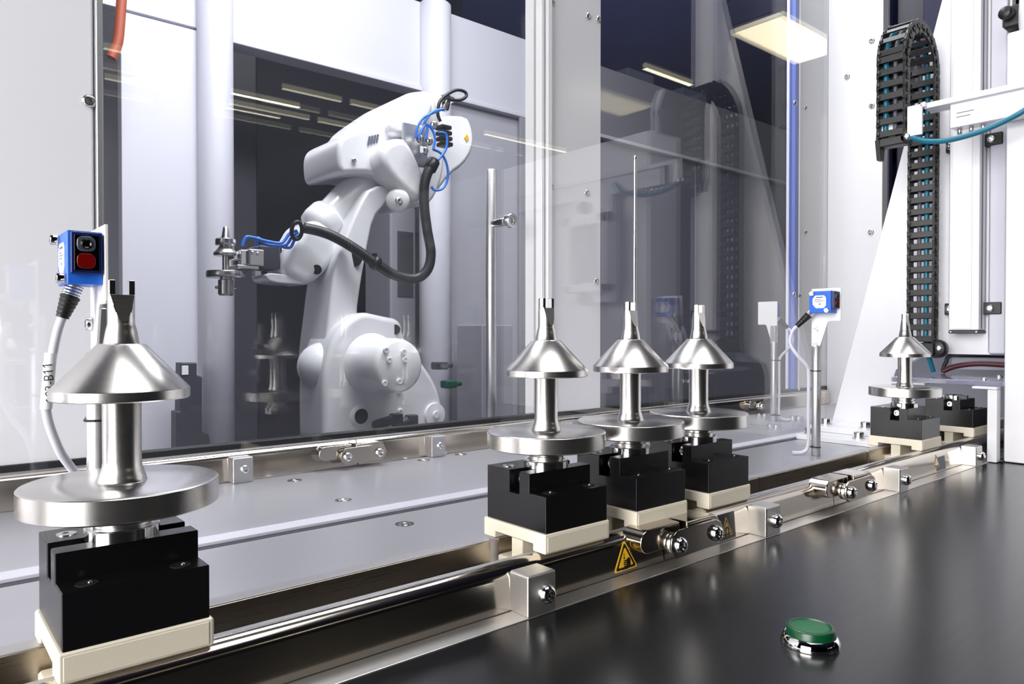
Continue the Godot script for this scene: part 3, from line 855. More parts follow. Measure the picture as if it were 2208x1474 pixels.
func make_part(called: String, label: String) -> Node3D:
	# turned part; origin on its axis at the height of the track's running plane
	var t := thing(called, Vector3(), label, "turned part", "turned steel parts in the carriers")
	var b := -TOP
	var V := func(a: Array) -> Array:
		var r := []
		for p in a:
			r.append(Vector2(p[0], p[1] + b))
		return r
	obj("shank", MB.new().lathe(V.call([[0.0105, 0.0745], [0.0113, 0.0752], [0.0113, 0.0800], [0.0100, 0.0804], [0.0100, 0.0818], [0.0113, 0.0822], [0.0113, 0.0858]]), 64), M.turned_steel, t)
	obj("flange", MB.new().lathe(V.call([[0.011, 0.0857], [0.0378, 0.0857], [0.0383, 0.0859], [0.0388, 0.0864], [0.0388, 0.0956], [0.0383, 0.0961], [0.0378, 0.0963], [0.009, 0.0963]]), 128, Transform3D(), 25), M.turned_steel, t)
	obj("stem", MB.new().lathe(V.call([[0.0099, 0.0963], [0.0096, 0.0967], [0.0092, 0.0985], [0.0085, 0.1005], [0.0079, 0.1022], [0.0076, 0.1045], [0.0076, 0.1290], [0.0078, 0.1300], [0.0078, 0.1322]]), 72), M.turned_steel, t)
	obj("cone", MB.new().lathe(V.call([[0.0075, 0.1318], [0.0266, 0.1318], [0.0272, 0.1323], [0.0272, 0.1360], [0.0268, 0.1366], [0.0098, 0.1548], [0.0088, 0.1554], [0.0070, 0.1554]]), 112, Transform3D(), 25), M.turned_steel, t)
	var neck := [[0.0072, 0.1554], [0.0070, 0.1558], [0.0062, 0.1606], [0.0056, 0.1630], [0.0053, 0.1640]]
	for k in 13:
		neck.append([0.0053, 0.1640 + 0.0125 * (k + 1) / 13.0])
	neck.append([0.0, 0.1765])
	obj("neck", MB.new().lathe(V.call(neck), 96, Transform3D(), 30, [0.1640 + b, 0.1765 + b, 0.0053, 0.0024]), M.turned_steel, t)
	for s in [-1, 1]:
		var pr := PackedVector2Array()
		for k in 7:
			var a := -0.42 + 0.84 * k / 6.0
			pr.append(Vector2(0.0053 * cos(a), 0.0053 * sin(a)))
		pr.append(Vector2(0.0027, 0.0022))
		pr.append(Vector2(0.0027, -0.0022))
		for i in pr.size():
			pr[i].x *= s
		# outline (x, z) raised along y
		obj("prong", MB.new().prism(pr, -0.1828 - b, -0.1764 - b, 0.0003, Transform3D(Basis(Vector3(1, 0, 0), Vector3(0, 0, 1), Vector3(0, -1, 0)), Vector3.ZERO), 30), M.steel, t)
	return t

func build_carriers():
	var at := [[0.0742, -0.3487], [0.3253, -0.3488], [0.4105, -0.3497], [0.4962, -0.3510], [0.9130, -0.3552], [1.0800, -0.3555]]
	var cl := ["cream pallet with a stepped black fixture, nearest, in the lower left corner", "cream pallet with a black fixture at the near end of the row of three", "cream pallet with a black fixture in the middle of the row of three", "cream pallet with a black fixture at the far end of the row of three", "cream pallet with a black fixture beside the gantry, carrying the farthest part", "empty cream pallet with a black fixture under the gantry bridge"]
	var wl := ["tall turned steel part with cone and flange, largest, on the nearest carrier", "turned steel part with cone and flange at the near end of the row of three", "turned steel part with cone and flange in the middle of the row of three", "turned steel part with cone and flange at the far end of the row of three", "turned steel part with cone and flange in front of the gantry"]
	var c0 := make_carrier("workpiece_carrier", cl[0])
	var w0 := make_part("turned_part", wl[0])
	for i in 6:
		var p := Vector3(at[i][0], TOP, at[i][1])
		if i == 0:
			c0.position = p
			w0.position = p
		else:
			copy(c0, p, cl[i])
			if i < 5:
				copy(w0, p, wl[i])

# ---------------------------------------------------------------- light sensors on poles
func make_stand(label: String, turn: float, at: Vector3) -> Node3D:
	# origin: foot of the pole; the bracket plate lies in the plane x = 0
	var t := thing("sensor_stand", at, label, "stand", "sensor poles on the cover plates", turn)
	obj("pole", MB.new().cyl(Vector3(0, 0, 0), Vector3(0, 0.142, 0), 0.0055, 0.0006, 28), M.milled_aluminium, t)
	var f := Transform3D(Basis(Vector3(0, 0, 1), Vector3(0, 1, 0), Vector3(1, 0, 0)), Vector3.ZERO)
	obj("pole_flat", MB.new().span(Vector3(-0.0002, 0.138, -0.0052), Vector3(0.0045, 0.172, 0.0052), 0.0008), M.milled_aluminium, t)
	obj("bracket", MB.new().prism(PackedVector2Array([Vector2(-0.0056, 0.1395), Vector2(0.0035, 0.1395), Vector2(0.0062, 0.143), Vector2(0.0155, 0.1715), Vector2(0.018, 0.1735), Vector2(0.0315, 0.1735), Vector2(0.0324, 0.175), Vector2(0.0324, 0.2150), Vector2(-0.0054, 0.2150), Vector2(-0.0056, 0.2140)]), -0.0020, -0.0004, 0.0003, f, 30), M.paper_white, t)
	for y in [0.1632, 0.1438]:
		obj("screw", MB.new().screw(Vector3(-0.002, y, 0.0002), Vector3(-1, 0, 0), 0.0036, 0.0036, false).cyl(Vector3(-0.0026, y, 0.0002), Vector3(-0.002, y, 0.0002), 0.0044), M.bright_steel, t)
	for y in [0.1095, 0.0110]:
		var ring := []
		for k in 21:
			var a := TAU * k / 20.0
			ring.append(Vector3(cos(a) * 0.0062, y, sin(a) * 0.0062 - 0.0008))
		obj("cable_tie", MB.new().tube(ring, 0.0007, 6).box(Vector3(-0.003, y, -0.0088), Vector3(0.003, 0.002, 0.004), 0.0004), M.black_plastic, t)
	return t

func make_sensor(label: String, turn: float, at: Vector3, cable: Array, boot: Array) -> Node3D:
	# same origin as its stand; label side towards -x, lens side towards +z
	var t := thing("light_sensor", at, label, "sensor", "blue light sensors on the poles", turn)
	var x0 := -0.0185
	var x1 := -0.0021
	obj("housing", MB.new().prism(PackedVector2Array([Vector2(0.0000, 0.1835), Vector2(0.0275, 0.1835), Vector2(0.0275, 0.2110), Vector2(-0.0005, 0.2110), Vector2(-0.0005, 0.1885)]), x0, x1, 0.0008, Transform3D(Basis(Vector3(0, 0, 1), Vector3(0, 1, 0), Vector3(1, 0, 0)), Vector3.ZERO), 30), M.sensor_blue, t)
	var lpl := obj("label_plate", MB.new().prism(PackedVector2Array([Vector2(0.0042, 0.1945), Vector2(0.0085, 0.1895), Vector2(0.0185, 0.1895), Vector2(0.0215, 0.1925), Vector2(0.0215, 0.2025), Vector2(0.0190, 0.2055), Vector2(0.0075, 0.2055), Vector2(0.0042, 0.2015)]), x0 - 0.0003, x0 + 0.0002, 0.0, Transform3D(Basis(Vector3(0, 0, 1), Vector3(0, 1, 0), Vector3(1, 0, 0)), Vector3.ZERO), 30), M.paper_white, t)
	var pr := MB.new()
	for q in [[0.2030, 0.0085, 0.0175, 0.0012], [0.2005, 0.0070, 0.0150, 0.0005], [0.1990, 0.0070, 0.0190, 0.0005], [0.1975, 0.0070, 0.0165, 0.0005], [0.1945, 0.0125, 0.0145, 0.0016]]:
		pr.span(Vector3(x0 - 0.0004, q[0] - q[3] / 2, q[1]), Vector3(x0 - 0.0002, q[0] + q[3] / 2, q[2]))
	obj("label_print", pr, M.print_grey, lpl)
	for q in [[0.0042, 0.2080], [0.0235, 0.1865]]:
		obj("screw", MB.new().screw(Vector3(x0 - 0.001, q[0 + 1], q[0]), Vector3(-1, 0, 0), 0.0029, 0.0032, false), M.bright_steel, t)
	# lens window on the +z side
	var wfr := obj("window_frame", MB.new().span(Vector3(x0 + 0.0012, 0.1888, 0.0272), Vector3(x1 - 0.0008, 0.2102, 0.0315), 0.0006), M.sensor_navy, t)
	obj("window_glass", MB.new().span(Vector3(x0 + 0.0026, 0.1902, 0.0312), Vector3(x1 - 0.0022, 0.2088, 0.0319), 0.0003), M.lens_black, wfr)
	var cx := (x0 + x1) * 0.5 - 0.0002
	for k in 2:
		var cy: float = 0.2040 if k == 0 else 0.1952
		var pl := PackedVector2Array()
		for i in 20:
			var a := TAU * i / 20.0
			pl.append(Vector2(cx + 0.0043 * signf(cos(a)) * pow(absf(cos(a)), 0.6), cy + 0.0040 * signf(sin(a)) * pow(absf(sin(a)), 0.75)))
		obj("lens", MB.new().prism(pl, 0.0317, 0.0326, 0.0004), M.lens_clear if k == 0 else M.lens_red, wfr)
	obj("lens_core", MB.new().lathe([Vector2(0.0027, 0), Vector2(0.0022, 0.0008), Vector2(0.0016, 0.0004), Vector2(0, 0.0009)], 24, MB.along(Vector3(cx, 0.2040, 0.0325), Vector3(0, 0, 1))), M.lens_black, wfr)
	# plug, ribbed boot, cable
	var a: Vector3 = boot[0]
	var b: Vector3 = boot[1]
	var d := (b - a).normalized()
	var pf := [Vector2(0, 0), Vector2(0.0045, 0)]
	for k in 8:
		pf.append(Vector2(0.0048 if k % 2 == 0 else 0.0043, 0.0008 * k + 0.0004))
	pf.append(Vector2(0, 0.0068))
	obj("plug_nut", MB.new().lathe(pf, 20, MB.along(a, d)), M.steel, t)
	var rp := [Vector2(0, 0.0062), Vector2(0.0048, 0.0062)]
	var L := (b - a).length()
	for k in 11:
		var f: float = k / 10.0
		var rr: float = lerpf(0.0050, 0.0033, f) * (1.0 if k % 2 == 0 else 0.91)
		rp.append(Vector2(rr, lerpf(0.007, L - 0.001, f)))
	rp.append(Vector2(0, L))
	obj("boot", MB.new().lathe(rp, 20, MB.along(a, d), 20), M.black_rubber, t)
	obj("cable", MB.new().tube(MB.smooth([b - d * 0.002] + cable, 8), 0.0023, 12), M.white_cable, t)
	return t

func build_sensors():
	# left
	var o := Vector3(0.0855, PLATE, -0.4600)
	make_stand("sensor pole with a flat bracket behind the nearest turned part", 0.0, o)
	var s := make_sensor("blue light sensor with a red lens, left, above the nearest turned part", 0.0, o, [Vector3(-0.0205, 0.158, 0.010), Vector3(-0.0235, 0.140, 0.009), Vector3(-0.0255, 0.118, 0.008), Vector3(-0.019, 0.095, 0.004), Vector3(-0.008, 0.075, -0.006), Vector3(-0.004, 0.05, -0.007), Vector3(-0.004, 0.005, -0.007)], [Vector3(-0.0125, 0.1835, 0.012), Vector3(-0.0185, 0.1655, 0.011)])
	obj("cable_marker", MB.new().tube([Vector3(-0.0233, 0.1475, 0.0095), Vector3(-0.0255, 0.118, 0.0082)], 0.0029, 14), M.paper_white, s)
	var tm := TextMesh.new()
	var sf := SystemFont.new()
	sf.font_names = PackedStringArray(["Droid Sans"])
	tm.font = sf
	tm.text = "102-B11"
	tm.font_size = 32
	tm.pixel_size = 0.00018
	tm.depth = 0.0002
	var mi := MeshInstance3D.new()
	mi.name = "marker_text"
	mi.mesh = tm
	mi.material_override = M.sticker_black
	s.add_child(mi, true)
	mi.transform = Transform3D(Basis(Vector3(0, 0, 1), -1.50).rotated(Vector3(0, 0, 1), PI) * Basis.from_euler(Vector3(0, 0, 0)), Vector3(-0.0244, 0.132, 0.0124))
	# right
	o = Vector3(0.9050, PLATE, -0.4600)
	make_stand("sensor pole with a white bracket on the cover plate left of the gantry", 0.0, o)
	make_sensor("blue light sensor with a white label on the pole left of the gantry", 0.0, o, [Vector3(-0.0190, 0.160, -0.0225), Vector3(-0.0190, 0.145, -0.0255), Vector3(-0.0170, 0.130, -0.0175), Vector3(-0.009, 0.117, -0.009), Vector3(-0.0055, 0.105, -0.0075), Vector3(-0.0055, 0.05, -0.0075), Vector3(-0.0055, 0.014, -0.0075), Vector3(-0.010, 0.004, -0.012), Vector3(-0.019, 0.003, -0.022)], [Vector3(-0.0125, 0.186, 0.001), Vector3(-0.0180, 0.1665, -0.0175)])
	# behind the long pane, turned to the back rail
	o = Vector3(1.2030, PLATE, -0.6903)
	make_stand("sensor pole with its bracket's back to the viewer, behind the long pane", PI, o)
	make_sensor("blue light sensor turned away, half hidden by its bracket behind the long pane", PI, o, [Vector3(-0.0190, 0.160, -0.0225), Vector3(-0.0190, 0.145, -0.0255), Vector3(-0.0170, 0.130, -0.0175), Vector3(-0.009, 0.117, -0.009), Vector3(-0.0055, 0.105, -0.0075), Vector3(-0.0055, 0.05, -0.0075), Vector3(-0.0055, 0.014, -0.0075), Vector3(-0.010, 0.004, -0.012), Vector3(-0.019, 0.003, -0.022)], [Vector3(-0.0125, 0.186, 0.001), Vector3(-0.0180, 0.1665, -0.0175)])

# ---------------------------------------------------------------- the robot
func rel(poly: PackedVector2Array, o: Vector3) -> PackedVector2Array:
	for i in poly.size():
		poly[i] -= Vector2(o.x, o.y)
	return poly

# rounds the corners of an outline
func rounded(poly: PackedVector2Array, times := 2) -> PackedVector2Array:
	for n in times:
		var r := PackedVector2Array()
		for i in poly.size():
			var a := poly[i]
			var b := poly[(i + 1) % poly.size()]
			r.append(a.lerp(b, 0.25))
			r.append(a.lerp(b, 0.75))
		poly = r
	return poly

func ring_of(c: Vector3, ax: Vector3, r0: float, r1: float, segs := 28) -> PackedVector3Array:
	# ellipse round the axis ax: r0 in the arm plane, r1 across it
	var n := ax.normalized()
	var w := Vector3(0, 0, 1)
	var u := n.cross(w).normalized()
	var out := PackedVector3Array()
	for k in segs:
		var a := TAU * k / segs
		out.append(c + u * cos(a) * r0 + w * sin(a) * r1)
	return out

func build_robot():
	var ZR := -1.5          # the arm swings in this plane
	var ZF := -1.38         # front cheek of the base
	var foot := at_z(820, 960, ZR)
	foot.y = -0.2
	var t := thing("robot_arm", foot, "large white six axis robot arm standing behind the clear pane", "robot")
	var o := foot
	var W: Material = M.robot_paint
	# base: cheek with its rounded outline, a lug on top, a plinth
	var base := rounded(outline([[699, 990], [697, 900], [697, 822], [702, 785], [716, 738], [736, 703], [764, 680], [787, 672], [811, 677], [838, 683], [858, 686], [870, 700], [872, 722], [884, 744], [906, 772], [937, 816], [953, 856], [960, 905], [966, 990]], ZF), 2)
	obj("base", MB.new().prism(rel(base, o), -1.505 - o.z, ZF - o.z, 0.014), W, t)
	obj("plinth", MB.new().span(Vector3(at_z(690, 960, ZF).x - o.x, 0, -1.52 - o.z), Vector3(at_z(985, 960, ZF).x - o.x, at_z(800, 945, ZF).y - o.y, ZF + 0.01 - o.z), 0.012), W, t)
	obj("side_boss", MB.new().ball(at_z(694, 790, -1.445) - o, 0.052), W, t)
	# drum of the shoulder with its end cover
	var sc := at_z(802, 785, ZF)
	var drum := obj("shoulder_drum", MB.new().lathe([Vector2(0.070, -0.005), Vector2(0.064, 0.004), Vector2(0.0575, 0.014), Vector2(0.0560, 0.10), Vector2(0.053, 0.111), Vector2(0.048, 0.115), Vector2(0, 0.116)], 56, MB.along(sc - o, Vector3(0, 0, 1)), 45), W, t)
	for q in [[831, 755], [838, 776], [869, 758], [872, 775], [828, 826], [860, 822]]:
		var p := at_z(q[0], q[1], ZF + 0.115)
		if Vector2(p.x - sc.x, p.y - sc.y).length() < 0.052:
			obj("cover_screw", MB.new().screw(p - o, Vector3(0, 0, 1), 0.006, 0.005, false), W, drum)
	for q in [[828, 838], [862, 836], [862, 887]]:
		obj("cover_screw", MB.new().screw(at_z(q[0], q[1], ZF) - o, Vector3(0, 0, 1), 0.008, 0.006), W, t)
	obj("port_hole", MB.new().cyl(at_z(778, 897, ZF - 0.004) - o, at_z(778, 897, ZF - 0.004) - o + Vector3(0, 0, 0.005), 0.0165, 0, 32), M.dark_gap, t)
	obj("port_rim", MB.new().lathe([Vector2(0.0165, 0), Vector2(0.0165, 0.003), Vector2(0.022, 0.002), Vector2(0.026, 0)], 32, MB.along(at_z(778, 897, ZF) - o, Vector3(0, 0, 1)), 60), W, t)
	obj("lug_hole", MB.new().cyl(at_z(852, 710, ZF - 0.004) - o, at_z(852, 710, ZF) - o + Vector3(0, 0, 0.001), 0.011, 0, 28), M.dark_gap, t)
	obj("round_cover", MB.new().lathe([Vector2(0.027, 0), Vector2(0.026, 0.006), Vector2(0.009, 0.008), Vector2(0.008, 0.011), Vector2(0, 0.011)], 36, MB.along(at_z(936, 893, ZF) - o, Vector3(0, 0, 1)), 40), W, t)
	var tri := outline([[952, 897], [958, 911], [946, 912]], ZF + 0.001)
	obj("warning_mark", MB.new().prism(rel(tri, o), ZF - o.z, ZF + 0.001 - o.z), M.sticker_yellow, t)
	for q in [[830, 910, 0.055], [868, 912, 0.045]]:
		var c := at_z(q[0], q[1], ZF + 0.03) - o
		obj("cable_plug", MB.new().cyl(c + Vector3(-q[2] / 2, -0.006, 0), c + Vector3(q[2] / 2, 0.006, 0), 0.011, 0.003, 16).box(c + Vector3(q[2] / 2, 0.006, 0), Vector3(0.025, 0.022, 0.022), 0.003), M.dark_grey, t)
	for q in [[948, 788], [968, 828]]:
		var c := at_z(q[0], q[1], -1.45) - o
		obj("side_valve", MB.new().box(c, Vector3(0.034, 0.018, 0.03), 0.003).cyl(c + Vector3(0.017, 0, 0), c + Vector3(0.036, 0, 0), 0.006, 0.001, 14), M.dark_grey if q[0] < 950 else M.valve_green, t)
	# upper arm: a broad flat link behind the cheek
	var UA := rounded(outline([[698, 780], [700, 745], [707, 690], [716, 615], [726, 560], [745, 510], [775, 440], [800, 400], [860, 400], [832, 440], [806, 470], [793, 533], [779, 610], [770, 680], [775, 760]], -1.42), 1)
	obj("upper_arm", MB.new().prism(rel(UA, o), -1.55 - o.z, -1.42 - o.z, 0.010), W, t)
	obj("arm_pocket", MB.new().cyl(at_z(762, 556, -1.424) - o, at_z(762, 556, -1.419) - o, 0.019, 0, 28), M.dark_gap, t)
	# elbow housing
	var E := rounded(outline([[733, 374], [728, 330], [731, 303], [745, 289], [783, 276], [793, 258], [835, 228], [877, 200], [905, 195], [931, 195], [941, 212], [946, 250], [962, 300], [958, 380], [934, 437], [906, 444], [872, 428], [838, 394], [800, 372], [762, 372]], -1.42), 2)
	obj("elbow_housing", MB.new().prism(rel(E, o), -1.60 - o.z, -1.42 - o.z, 0.022), W, t)
	# raised drive cover on the elbow's side, the joint drum and a motor box behind
	var D := rounded(outline([[820, 345], [828, 305], [868, 292], [890, 310], [918, 375], [920, 420], [905, 436], [880, 420], [845, 385]], -1.37), 2)
	obj("drive_cover", MB.new().prism(rel(D, o), -1.45 - o.z, -1.37 - o.z, 0.018), W, t)
	var K := rounded(outline([[838, 262], [880, 212], [930, 205], [940, 240], [905, 290], [850, 296]], -1.395), 2)
	obj("elbow_cap", MB.new().prism(rel(K, o), -1.45 - o.z, -1.395 - o.z, 0.015), W, t)
	var MBX := rounded(outline([[930, 262], [962, 247], [1007, 249], [1018, 268], [1024, 297], [1020, 325], [1003, 354], [972, 376], [940, 420], [915, 420]], -1.46), 1)
	obj("motor_box", MB.new().prism(rel(MBX, o), -1.60 - o.z, -1.46 - o.z, 0.016), W, t)
	var hb := obj("hinge_boss", MB.new().cyl(at_z(858, 432, -1.45) - o, at_z(858, 432, -1.38) - o, 0.026, 0.007, 28), W, t)
	obj("hinge_screw", MB.new().screw(at_z(860, 434, -1.38) - o, Vector3(0, 0, 1), 0.010, 0.006), M.steel, hb)
	for q in [[763, 346], [811, 345], [848, 385], [838, 392]]:
		obj("housing_screw", MB.new().screw(at_z(q[0], q[1], -1.418) - o, Vector3(0, 0, 1), 0.006, 0.004), M.steel, t)
	var lg := MB.new()
	for k in 4:
		var p := at_z(797 + k * 6.0, 303 - k * 1.5, -1.419) - o
		lg.prism(PackedVector2Array([Vector2(p.x - 0.006, p.y - 0.011), Vector2(p.x - 0.002, p.y - 0.011), Vector2(p.x + 0.002, p.y + 0.009), Vector2(p.x - 0.002, p.y + 0.009)]), p.z, p.z + 0.002)
	obj("nameplate_marks", lg, M.print_grey, t)
	var dm := at_z(1006, 297, -1.459) - o
	obj("warning_mark", MB.new().prism(PackedVector2Array([Vector2(dm.x, dm.y + 0.009), Vector2(dm.x + 0.0065, dm.y), Vector2(dm.x, dm.y - 0.009), Vector2(dm.x - 0.0065, dm.y)]), dm.z - 0.001, dm.z + 0.0015), M.sticker_yellow, t)
	# forearm
	var f0 := at_z(838, 362, ZR) - o
	var f1 := at_z(700, 480, ZR) - o
	var ax := f1 - f0
	var rings := []
	for s in [[0.0, 0.050], [0.12, 0.053], [0.3, 0.051], [0.45, 0.049], [0.46, 0.047], [0.7, 0.0435], [0.93, 0.038], [1.0, 0.036]]:
		rings.append(ring_of(f0 + ax * s[0], ax, s[1], s[1] * 1.0))
	obj("forearm", MB.new().loft(rings), W, t)
	rings = []
	for s in [[0.90, 0.036], [0.91, 0.045], [0.95, 0.048], [1.06, 0.047], [1.13, 0.043], [1.16, 0.03]]:
		rings.append(ring_of(f0 + ax * s[0], ax, s[1], s[1]))
	obj("wrist_collar", MB.new().loft(rings), W, t)
	# wrist housing and tool flange
	var WH := rounded(outline([[640, 512], [655, 482], [690, 470], [725, 492], [738, 520], [734, 556], [700, 594], [668, 616], [640, 608], [615, 592], [612, 560], [622, 530]], -1.45), 2)
	obj("wrist", MB.new().prism(rel(WH, o), -1.56 - o.z, -1.45 - o.z, 0.022), W, t)
	obj("wrist_hole", MB.new().cyl(at_z(683, 581, -1.454) - o, at_z(683, 581, -1.448) - o, 0.0105, 0, 28), M.dark_gap, t)
	var HV := rounded(outline([[571, 590], [592, 588], [640, 596], [660, 612], [640, 612], [600, 610], [577, 604]], -1.46), 2)
	obj("wrist_shell", MB.new().prism(rel(HV, o), -1.54 - o.z, -1.46 - o.z, 0.008), W, t)
	var fl0 := at_z(632, 556, ZR) - o
	var fl1 := at_z(596, 561, ZR) - o
	obj("tool_flange", MB.new().lathe([Vector2(0, 0), Vector2(0.034, 0), Vector2(0.036, 0.003), Vector2(0.036, 0.011), Vector2(0.030, 0.013), Vector2(0.030, 0.030), Vector2(0.027, 0.034), Vector2(0, 0.034)], 40, MB.along(fl0, fl1 - fl0), 30), M.steel, t)
	# pneumatic block under the elbow's upper corner
	var vb := at_z(915, 300, -1.36) - o
	var vpl := obj("valve_plate", MB.new().box(vb + Vector3(-0.012, -0.012, -0.02), Vector3(0.062, 0.092, 0.012), 0.002), M.milled_aluminium, t)
	for k in 4:
		obj("valve", MB.new().box(at_z(956 + k * 1.0, 276 + k * 12.0, -1.37) - o, Vector3(0.028, 0.009, 0.03), 0.002), M.black_plastic, vpl)
	for q in [[905, 300], [925, 305], [915, 325], [935, 270]]:
		obj("fitting", MB.new().cyl(at_z(q[0], q[1], -1.36) - o, at_z(q[0], q[1], -1.335) - o, 0.009, 0.002, 16), M.steel, vpl)
	obj("fitting_label", MB.new().box(at_z(909, 322, -1.333) - o, Vector3(0.007, 0.014, 0.002)), M.paper_white, t)
	obj("top_connector", MB.new().cyl(at_z(957, 238, -1.40) - o, at_z(964, 206, -1.40) - o, 0.011, 0.003, 18).box(at_z(962, 214, -1.40) - o, Vector3(0.036, 0.012, 0.022), 0.002), M.steel, t)
	# ---- loose lines: each its own thing
	var zh := -1.355
	var pts := []
	for q in [[935, 352, -1.36], [924, 368, zh], [915, 400, zh], [915, 445, zh], [921, 495, zh], [929, 545, -1.35], [921, 582, -1.35], [895, 600, -1.36], [852, 593, -1.37], [808, 566, -1.38], [765, 536, -1.395], [722, 511, -1.41], [688, 498, -1.42], [655, 491, -1.425]]:
		pts.append(at_z(q[0], q[1], q[2]))
	var h := thing("cable_hose", pts[8], "thick black ribbed hose looping from the robot's elbow to its wrist", "hose")
	var hp := []
	for p in pts:
		hp.append(p - h.position)
	obj("hose", MB.new().tube(MB.smooth(hp, 14), 0.0108, 18, 0.045), M.black_rubber, h)
	obj("hose_clip", MB.new().cyl(hp[9] + Vector3(-0.006, 0.004, 0), hp[9] + Vector3(0.008, -0.004, 0), 0.0155, 0.003, 24).box(hp[9] + Vector3(0, 0.016, 0), Vector3(0.008, 0.008, 0.012), 0.001), M.black_plastic, h)
	var rg := []
	var rc := at_z(640, 497, -1.425) - h.position
	for k in 25:
		var a := TAU * k / 24.0
		rg.append(rc + Vector3(cos(a) * 0.011, sin(a) * 0.0175, sin(a) * 0.004))
	obj("hose_ring", MB.new().tube(rg, 0.0042, 12), M.black_rubber, h)
	obj("hose_collar", MB.new().cyl(at_z(936, 346, -1.36) - h.position, at_z(926, 366, -1.355) - h.position, 0.0145, 0.003, 24), M.black_plastic, h)
	var L1 := [
		[[640, 497], [625, 503], [612, 520], [600, 524], [575, 520], [545, 512], [530, 512], [522, 530]],
		[[642, 500], [630, 510], [618, 527], [600, 530], [572, 526], [556, 513], [553, 532]],
		[[645, 505], [636, 515], [627, 532], [615, 533], [590, 528], [577, 526]]]
	var lb := ["uppermost blue air line arching from the wrist ring to the gripper", "middle blue air line from the wrist ring to the gripper", "short blue air line from the wrist ring to the flange"]
	for i in 3:
		var q := []
		for p in L1[i]:
			q.append(at_z(p[0], p[1], -1.43 - i * 0.008))
		tag(obj("air_line", MB.new().tube(MB.smooth(q, 6), 0.0034, 10), M.pneumatic_blue), lb[i], "air line", "blue air lines on the robot")
	var L2 := [
		[[897, 297], [900, 275], [912, 255], [930, 245], [955, 235]],
		[[903, 300], [910, 280], [920, 268], [932, 280], [938, 300], [934, 322]],
		[[918, 300], [922, 275], [916, 262], [935, 240], [958, 236]],
		[[934, 322], [950, 330], [962, 350], [966, 380], [956, 405], [938, 410], [930, 402]],
		[[945, 285], [962, 290], [962, 320], [945, 345]]]
	var lc := ["blue air line rising from the valve plate to the top of the elbow", "blue air line looped over the elbow's valve plate", "second blue air line up to the steel connector on the elbow", "thin blue air line hanging in a loop beside the black hose", "blue air line round the black valves of the elbow"]
	for i in 5:
		var q := []
		for p in L2[i]:
			q.append(at_z(p[0], p[1], -1.335 - (0.01 if i == 3 else 0.0)))
		tag(obj("air_line", MB.new().tube(MB.smooth(q, 6), 0.0028, 10), M.pneumatic_blue), lc[i], "air line", "blue air lines on the robot")
	var bc := []
	for p in [[950, 262], [944, 245], [948, 220], [965, 203], [985, 194], [1002, 198], [1005, 208], [990, 216], [968, 214]]:
		bc.append(at_z(p[0], p[1], -1.385))
	tag(obj("black_cable", MB.new().tube(MB.smooth(bc, 6), 0.0038, 10), M.black_rubber), "thin black cable looping above the robot's elbow", "cable")
	# ---- gripper and the part it holds
	var go := at_z(565, 560, ZR)
	var g := thing("gripper", go, "steel two finger gripper on the robot's wrist", "gripper")
	var gx := func(u: float, v: float) -> Vector3:
		return at_z(u, v, ZR) - go
	var gb := func(u0: float, v0: float, u1: float, v1: float, z0: float, z1: float, b: float) -> MB:
		var p: Vector3 = gx.call((u0 + u1) / 2, v0)
		var q: Vector3 = gx.call((u0 + u1) / 2, v1)
		return MB.new().span(Vector3(gx.call(u0, v0).x, q.y, z0), Vector3(gx.call(u1, v0).x, p.y, z1), b)
	obj("body", gb.call(546, 532, 592, 582, -0.032, 0.032, 0.004), M.dark_grey, g)
	obj("rail_block", gb.call(522, 540, 556, 576, -0.038, 0.038, 0.003), M.steel, g)
	for s in [-1, 1]:
		obj("finger", gb.call(497, 547, 530, 561, s * 0.012 - 0.006, s * 0.012 + 0.006, 0.002), M.bright_steel, g)
		obj("jaw", gb.call(508, 541, 536, 572, s * 0.020 - 0.008, s * 0.020 + 0.008, 0.002), M.bright_steel, g)
	obj("base_plate", gb.call(500, 573, 548, 582, -0.030, 0.030, 0.002), M.steel, g)
	for q in [[530, 548], [541, 550]]:
		obj("screw", MB.new().screw(gx.call(q[0], q[1]) + Vector3(0, 0, 0.037), Vector3(0, 0, 1), 0.004, 0.003), M.bright_steel, g)
	obj("nut", MB.new().box(gx.call(554, 590), Vector3(0.016, 0.016, 0.012), 0.002), M.steel, g)
	var hp0 := at_z(487, 637, ZR)
	var part := thing("turned_part", hp0, "small turned steel part held upright in the robot's gripper", "turned part", "turned steel parts in the carriers")
	var k := 0.000945
	var P := func(a: Array) -> Array:
		var r := []
		for p in a:
			r.append(Vector2(p[0] * k, p[1] * k))
		return r
	obj("shank", MB.new().lathe(P.call([[0, 0], [13, 0], [16, 3], [16, 33], [12, 35], [12, 38]]), 32), M.turned_steel, part)
	obj("cross_pin", MB.new().cyl(Vector3(-0.021, 17 * k, 0), Vector3(0.021, 17 * k, 0), 0.003, 0.0005, 12), M.steel, part)
	obj("flange", MB.new().lathe(P.call([[10, 38], [39, 38], [40, 40], [40, 50], [39, 52], [8, 52]]), 48), M.turned_steel, part)
	obj("stem", MB.new().lathe(P.call([[8, 52], [7, 56], [7, 86]]), 28), M.turned_steel, part)
	obj("cone", MB.new().lathe(P.call([[6, 85], [24, 85], [25, 88], [25, 91], [12, 106], [12, 107]]), 40), M.turned_steel, part)
	obj("top_disc", MB.new().lathe(P.call([[8, 107], [20, 107], [21, 109], [21, 120], [19, 122], [10, 122]]), 40), M.turned_steel, part)
	obj("tip", MB.new().lathe(P.call([[10, 122], [8, 128], [5, 146], [3, 148], [0, 148]]), 28), M.turned_steel, part)

